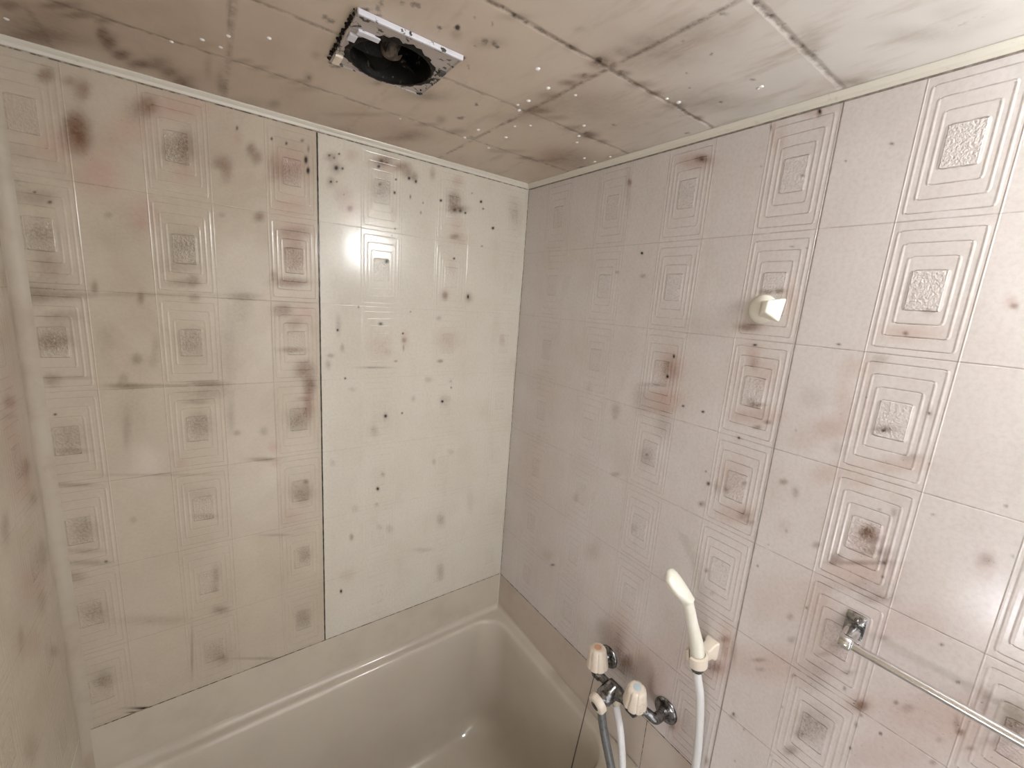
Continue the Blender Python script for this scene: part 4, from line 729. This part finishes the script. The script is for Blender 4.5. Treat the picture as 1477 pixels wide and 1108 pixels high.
# body: cross tube and outward barrel
bm = bmesh.new()
spin(bm, (FXC, -0.575, FZC), (0, -1, 0), [(0, 0.010), (0.004, 0.0145), (0.022, 0.0145), (0.026, 0.0105), (0.046, 0.0105), (0.050, 0.017), (0.082, 0.0175), (0.090, 0.015), (0.100, 0.0115), (0.112, 0.012), (0.118, 0.016), (0.138, 0.016), (0.142, 0.010)])
spin(bm, (FXC + 0.004, FYC, FZC + 0.002), (-0.90, 0.04, -0.30), [(0, 0.014), (0.004, 0.0225), (0.018, 0.0230), (0.038, 0.0225), (0.042, 0.0200), (0.048, 0.0175), (0.056, 0.0175)])
body = part('tap_body', bm, m_chrome, tap, smooth=True, auto=45)
bax = Vector((-0.90, 0.04, -0.30)).normalized()
bo = Vector((FXC + 0.004, FYC, FZC + 0.002))
bm = bmesh.new()
spin(bm, bo + bax * 0.050, bax, [(0, 0.0210), (0.002, 0.0240), (0.013, 0.0245), (0.018, 0.0222), (0.020, 0.0180)], 48, lobes=8, lobe_amp=0.06)
kn = part('diverter_knob', bm, m_ivory, tap, smooth=True, auto=40); kn['label'] = 'white diverter knob with dark centre'
bm = bmesh.new(); spin(bm, bo + bax * 0.069, bax, [(0, 0.0115), (0.0018, 0.0115), (0.0022, 0.0090)], 28); part('knob_ring', bm, m_chrome, kn, smooth=True, auto=40)
bm = bmesh.new(); spin(bm, bo + bax * 0.0708, bax, [(0, 0.0066), (0.0010, 0.0063)], 20); part('knob_screw', bm, m_dark, kn, smooth=True, auto=40)
# valve bonnets and fluted handles
def handle(yc, ax, disc, lab):
    ax = Vector(ax).normalized()
    o = Vector((FXC, yc, FZC))
    bm = bmesh.new(); spin(bm, o + ax * 0.006, ax, [(0, 0.0135), (0.008, 0.0135), (0.010, 0.0200), (0.016, 0.0205), (0.019, 0.017)]); part('bonnet', bm, m_chrome, tap, smooth=True, auto=45)
    bm = bmesh.new(); spin(bm, o + ax * 0.0215, ax, [(0, 0.0230), (0.002, 0.0285), (0.010, 0.0288), (0.034, 0.0245), (0.048, 0.0225), (0.0535, 0.0195), (0.0560, 0.0150), (0.0565, 0.0090)], 64, lobes=8, lobe_amp=0.09)
    h = part('handle', bm, m_ivory, tap, smooth=True, auto=50); h['label'] = lab
    bm = bmesh.new(); spin(bm, o + ax * 0.0775, ax, [(0, 0.0095), (0.0012, 0.0093), (0.0016, 0.0078)], 28); part('colour_disc', bm, disc, h, smooth=True, auto=40)
handle(-0.584, (-0.06, 0.05, 1), m_hot, 'ivory hot-water handle with orange disc')
handle(-0.705, (-0.14, -0.10, 1), m_cold, 'ivory cold-water handle with pale blue disc')
# spout pipe hanging down to the right, starting under the barrel
sp0 = bo + bax * 0.046
bm = bmesh.new()
spin(bm, sp0 + Vector((0, 0, -0.008)), (0.02, -0.05, -1), [(0, 0.010), (0.012, 0.0105), (0.020, 0.0095), (0.030, 0.009)], 24)
part('spout_nut', bm, m_steel, tap, smooth=True, auto=45)
bm = bmesh.new()
sweep(bm, [tuple(sp0 + Vector((0, -0.003, -0.030))), tuple(sp0 + Vector((0.001, -0.020, -0.080))), tuple(sp0 + Vector((0.002, -0.052, -0.150))), tuple(sp0 + Vector((0.0, -0.085, -0.215))), tuple(sp0 + Vector((-0.03, -0.105, -0.240))), tuple(sp0 + Vector((-0.06, -0.11, -0.242)))], 0.0108)
part('spout_pipe', bm, m_greyhose, tap, smooth=True, auto=60)['label'] = 'dull grey spout pipe'
bm = bmesh.new(); spin(bm, (FXC + 0.006, FYC - 0.012, FZC - 0.014), (0.0, 0.0, -1), [(0, 0.0095), (0.012, 0.0105), (0.022, 0.0105), (0.026, 0.0085)], 24)
part('hose_outlet', bm, m_ivory, tap, smooth=True, auto=45)

# ------------------------------------------------------------------ shower: holder, handset, hose
hold = thing('shower_holder', 'yellowed plastic shower bracket screwed to the right wall under the handset', 'shower holder', (0.0, -0.826, -1.10))
bm = bmesh.new()
rs = []
for x, hy, hz in ((-0.0006, 0.015, 0.022), (-0.006, 0.015, 0.022), (-0.013, 0.012, 0.017), (-0.030, 0.011, 0.014), (-0.036, 0.010, 0.013)):
    rs.append([Vector((x, -0.820 + q.y, -1.096 + q.z)) for q in [Vector((0, sy * (hy - .004) + .004 * math.cos(math.radians(a0 + 30 * i)), sz * (hz - .004) + .004 * math.sin(math.radians(a0 + 30 * i)))) for sy, sz, a0 in ((1, 1, 0), (-1, 1, 90), (-1, -1, 180), (1, -1, 270)) for i in range(4)]])
rings(bm, rs, cap0=True, cap1=True)
part('wall_plate', bm, m_ivory, hold, smooth=True, auto=40)
HC = Vector((-0.057, -0.818, -1.098)); hax = Vector((-0.16, 0.085, 1.0)).normalized()
bm = bmesh.new()
a_, e1_, e2_ = frame_of(hax)
N_ = 40; rs = []
gap = (Vector((-1, 0.75, 0)) - hax * Vector((-1, 0.75, 0)).dot(hax)).normalized()
ga = math.atan2(gap.dot(e2_), gap.dot(e1_))
for i in range(N_ + 1):
    a = ga + 0.45 + (2 * math.pi - 0.9) * i / N_
    d = e1_ * math.cos(a) + e2_ * math.sin(a)
    rs.append([HC + d * 0.0155 - hax * 0.013, HC + d * 0.0215 - hax * 0.012, HC + d * 0.0220 + hax * 0.013, HC + d * 0.0170 + hax * 0.014])
rings(bm, rs, cap0=True, cap1=True)
part('cradle', bm, m_ivory, hold, smooth=True, auto=40)

shw = thing('shower_handset', 'white plastic hand shower resting in its bracket on the right wall', 'hand shower', tuple(HC))
p0 = HC - hax * 0.012
bm = bmesh.new()
b1 = Vector((-0.096, -0.795, -0.952)); b0 = HC + hax * 0.03; mid = (b0 + b1) / 2
hd = Vector((-0.113, -0.766, -0.915))
sweep(bm, [tuple(p0), tuple(b0), tuple(mid), tuple(b1 - Vector((-0.004, 0.002, 0.014))), tuple(b1)], [0.0150, 0.0148, 0.0120, 0.0116, 0.0116], 28, 8)
part('handle', bm, m_white, shw, smooth=True, auto=60)
# flat oval head continuing from the bend
bm = bmesh.new()
hdir = (Vector((-0.118, -0.752, -0.903)) - b1).normalized()
fn = Vector((-0.22, 0.68, -0.55)); fn = (fn - hdir * fn.dot(hdir)).normalized(); sd = hdir.cross(fn)
rs = []
Lh = 0.074
for i in range(15):
    t = i / 14
    c0 = b1 - hdir * 0.006 + hdir * (Lh * t)
    w = 0.0118 + 0.0125 * math.sin(min(1.0, t * 1.25) * math.pi * 0.62); h = 0.0128 - 0.003 * t
    cap = math.sqrt(max(0.0, 1 - max(0.0, (t - 0.80) / 0.20) ** 2.0)); w *= max(cap, 0.08); h *= max(cap ** 0.6, 0.10)
    rs.append([c0 + sd * (w * math.copysign(abs(math.cos(a)) ** 0.85, math.cos(a))) + fn * (h * math.copysign(abs(math.sin(a)) ** 0.85, math.sin(a))) for a in [2 * math.pi * k / 28 for k in range(28)]])
rings(bm, rs, cap0=True, cap1=True)
part('head', bm, m_white, shw, smooth=True, auto=60)
bm = bmesh.new()
fc = b1 + hdir * 0.040 + fn * 0.0072
rs = []
for s, d in ((1.0, 0.0), (1.0, 0.0042), (0.86, 0.0060)):
    rs.append([fc + fn * d + hdir * (0.021 * s * math.cos(a)) + sd * (0.0165 * s * math.sin(a)) for a in [2 * math.pi * k / 28 for k in range(28)]])
rings(bm, rs, cap0=True, cap1=True)
part('spray_face', bm, m_ivory, shw, smooth=True, auto=40)
bm = bmesh.new(); spin(bm, p0 - hax * 0.020, hax, [(0, 0.0095), (0.002, 0.0125), (0.012, 0.0130), (0.022, 0.0130), (0.024, 0.0120)], 40, lobes=12, lobe_amp=0.10)
part('hose_nut', bm, m_chrome, shw, smooth=True, auto=45)

hose = thing('shower_hose', 'white mould-speckled hose looping down from hand shower to mixer', 'hose', (-0.05, -0.80, -1.60))
hs = p0 - hax * 0.020
bm = bmesh.new()
sweep(bm, [tuple(hs + hax * 0.004), tuple(hs - hax * 0.016), (-0.040, -0.832, -1.20), (-0.026, -0.838, -1.30), (-0.020, -0.842, -1.40), (-0.020, -0.843, -1.55), (-0.035, -0.835, -1.68), (-0.065, -0.802, -1.765), (-0.080, -0.755, -1.775), (-0.090, -0.722, -1.70), (-0.092, -0.712, -1.60), (-0.092, -0.703, -1.50), (-0.086, -0.680, -1.42), (FXC + 0.006, -0.658, -1.385), (FXC + 0.006, -0.652, -1.3668)], 0.0090, 20, 10)
part('tube', bm, m_hose, hose, smooth=True, auto=60)

# ------------------------------------------------------------------ plug chain
pc = thing('plug_chain', 'thin dark bead chain hanging from mixer into the bathtub', 'chain', (-0.10, -0.56, -1.60))
bm = bmesh.new()
ca, cb = Vector((-0.1035, -0.590, -1.320)), Vector((-0.100, -0.520, -1.968))
sweep(bm, [tuple(ca), tuple(ca.lerp(cb, .5) + Vector((0, 0.002, 0))), tuple(cb)], 0.0007, 6)
nb = 150
for i in range(nb):
    q = ca.lerp(cb, (i + .5) / nb)
    bmesh.ops.create_icosphere(bm, subdivisions=1, radius=0.0013, matrix=Matrix.Translation(q))
part('beads', bm, m_dark, pc, smooth=True)
bm = bmesh.new(); spin(bm, (-0.100, -0.520, -1.9895), (0, 0, 1), [(0, 0.017), (0.010, 0.020), (0.014, 0.020), (0.016, 0.012), (0.022, 0.004)], 24)
part('plug', bm, m_dark, pc, smooth=True, auto=45)
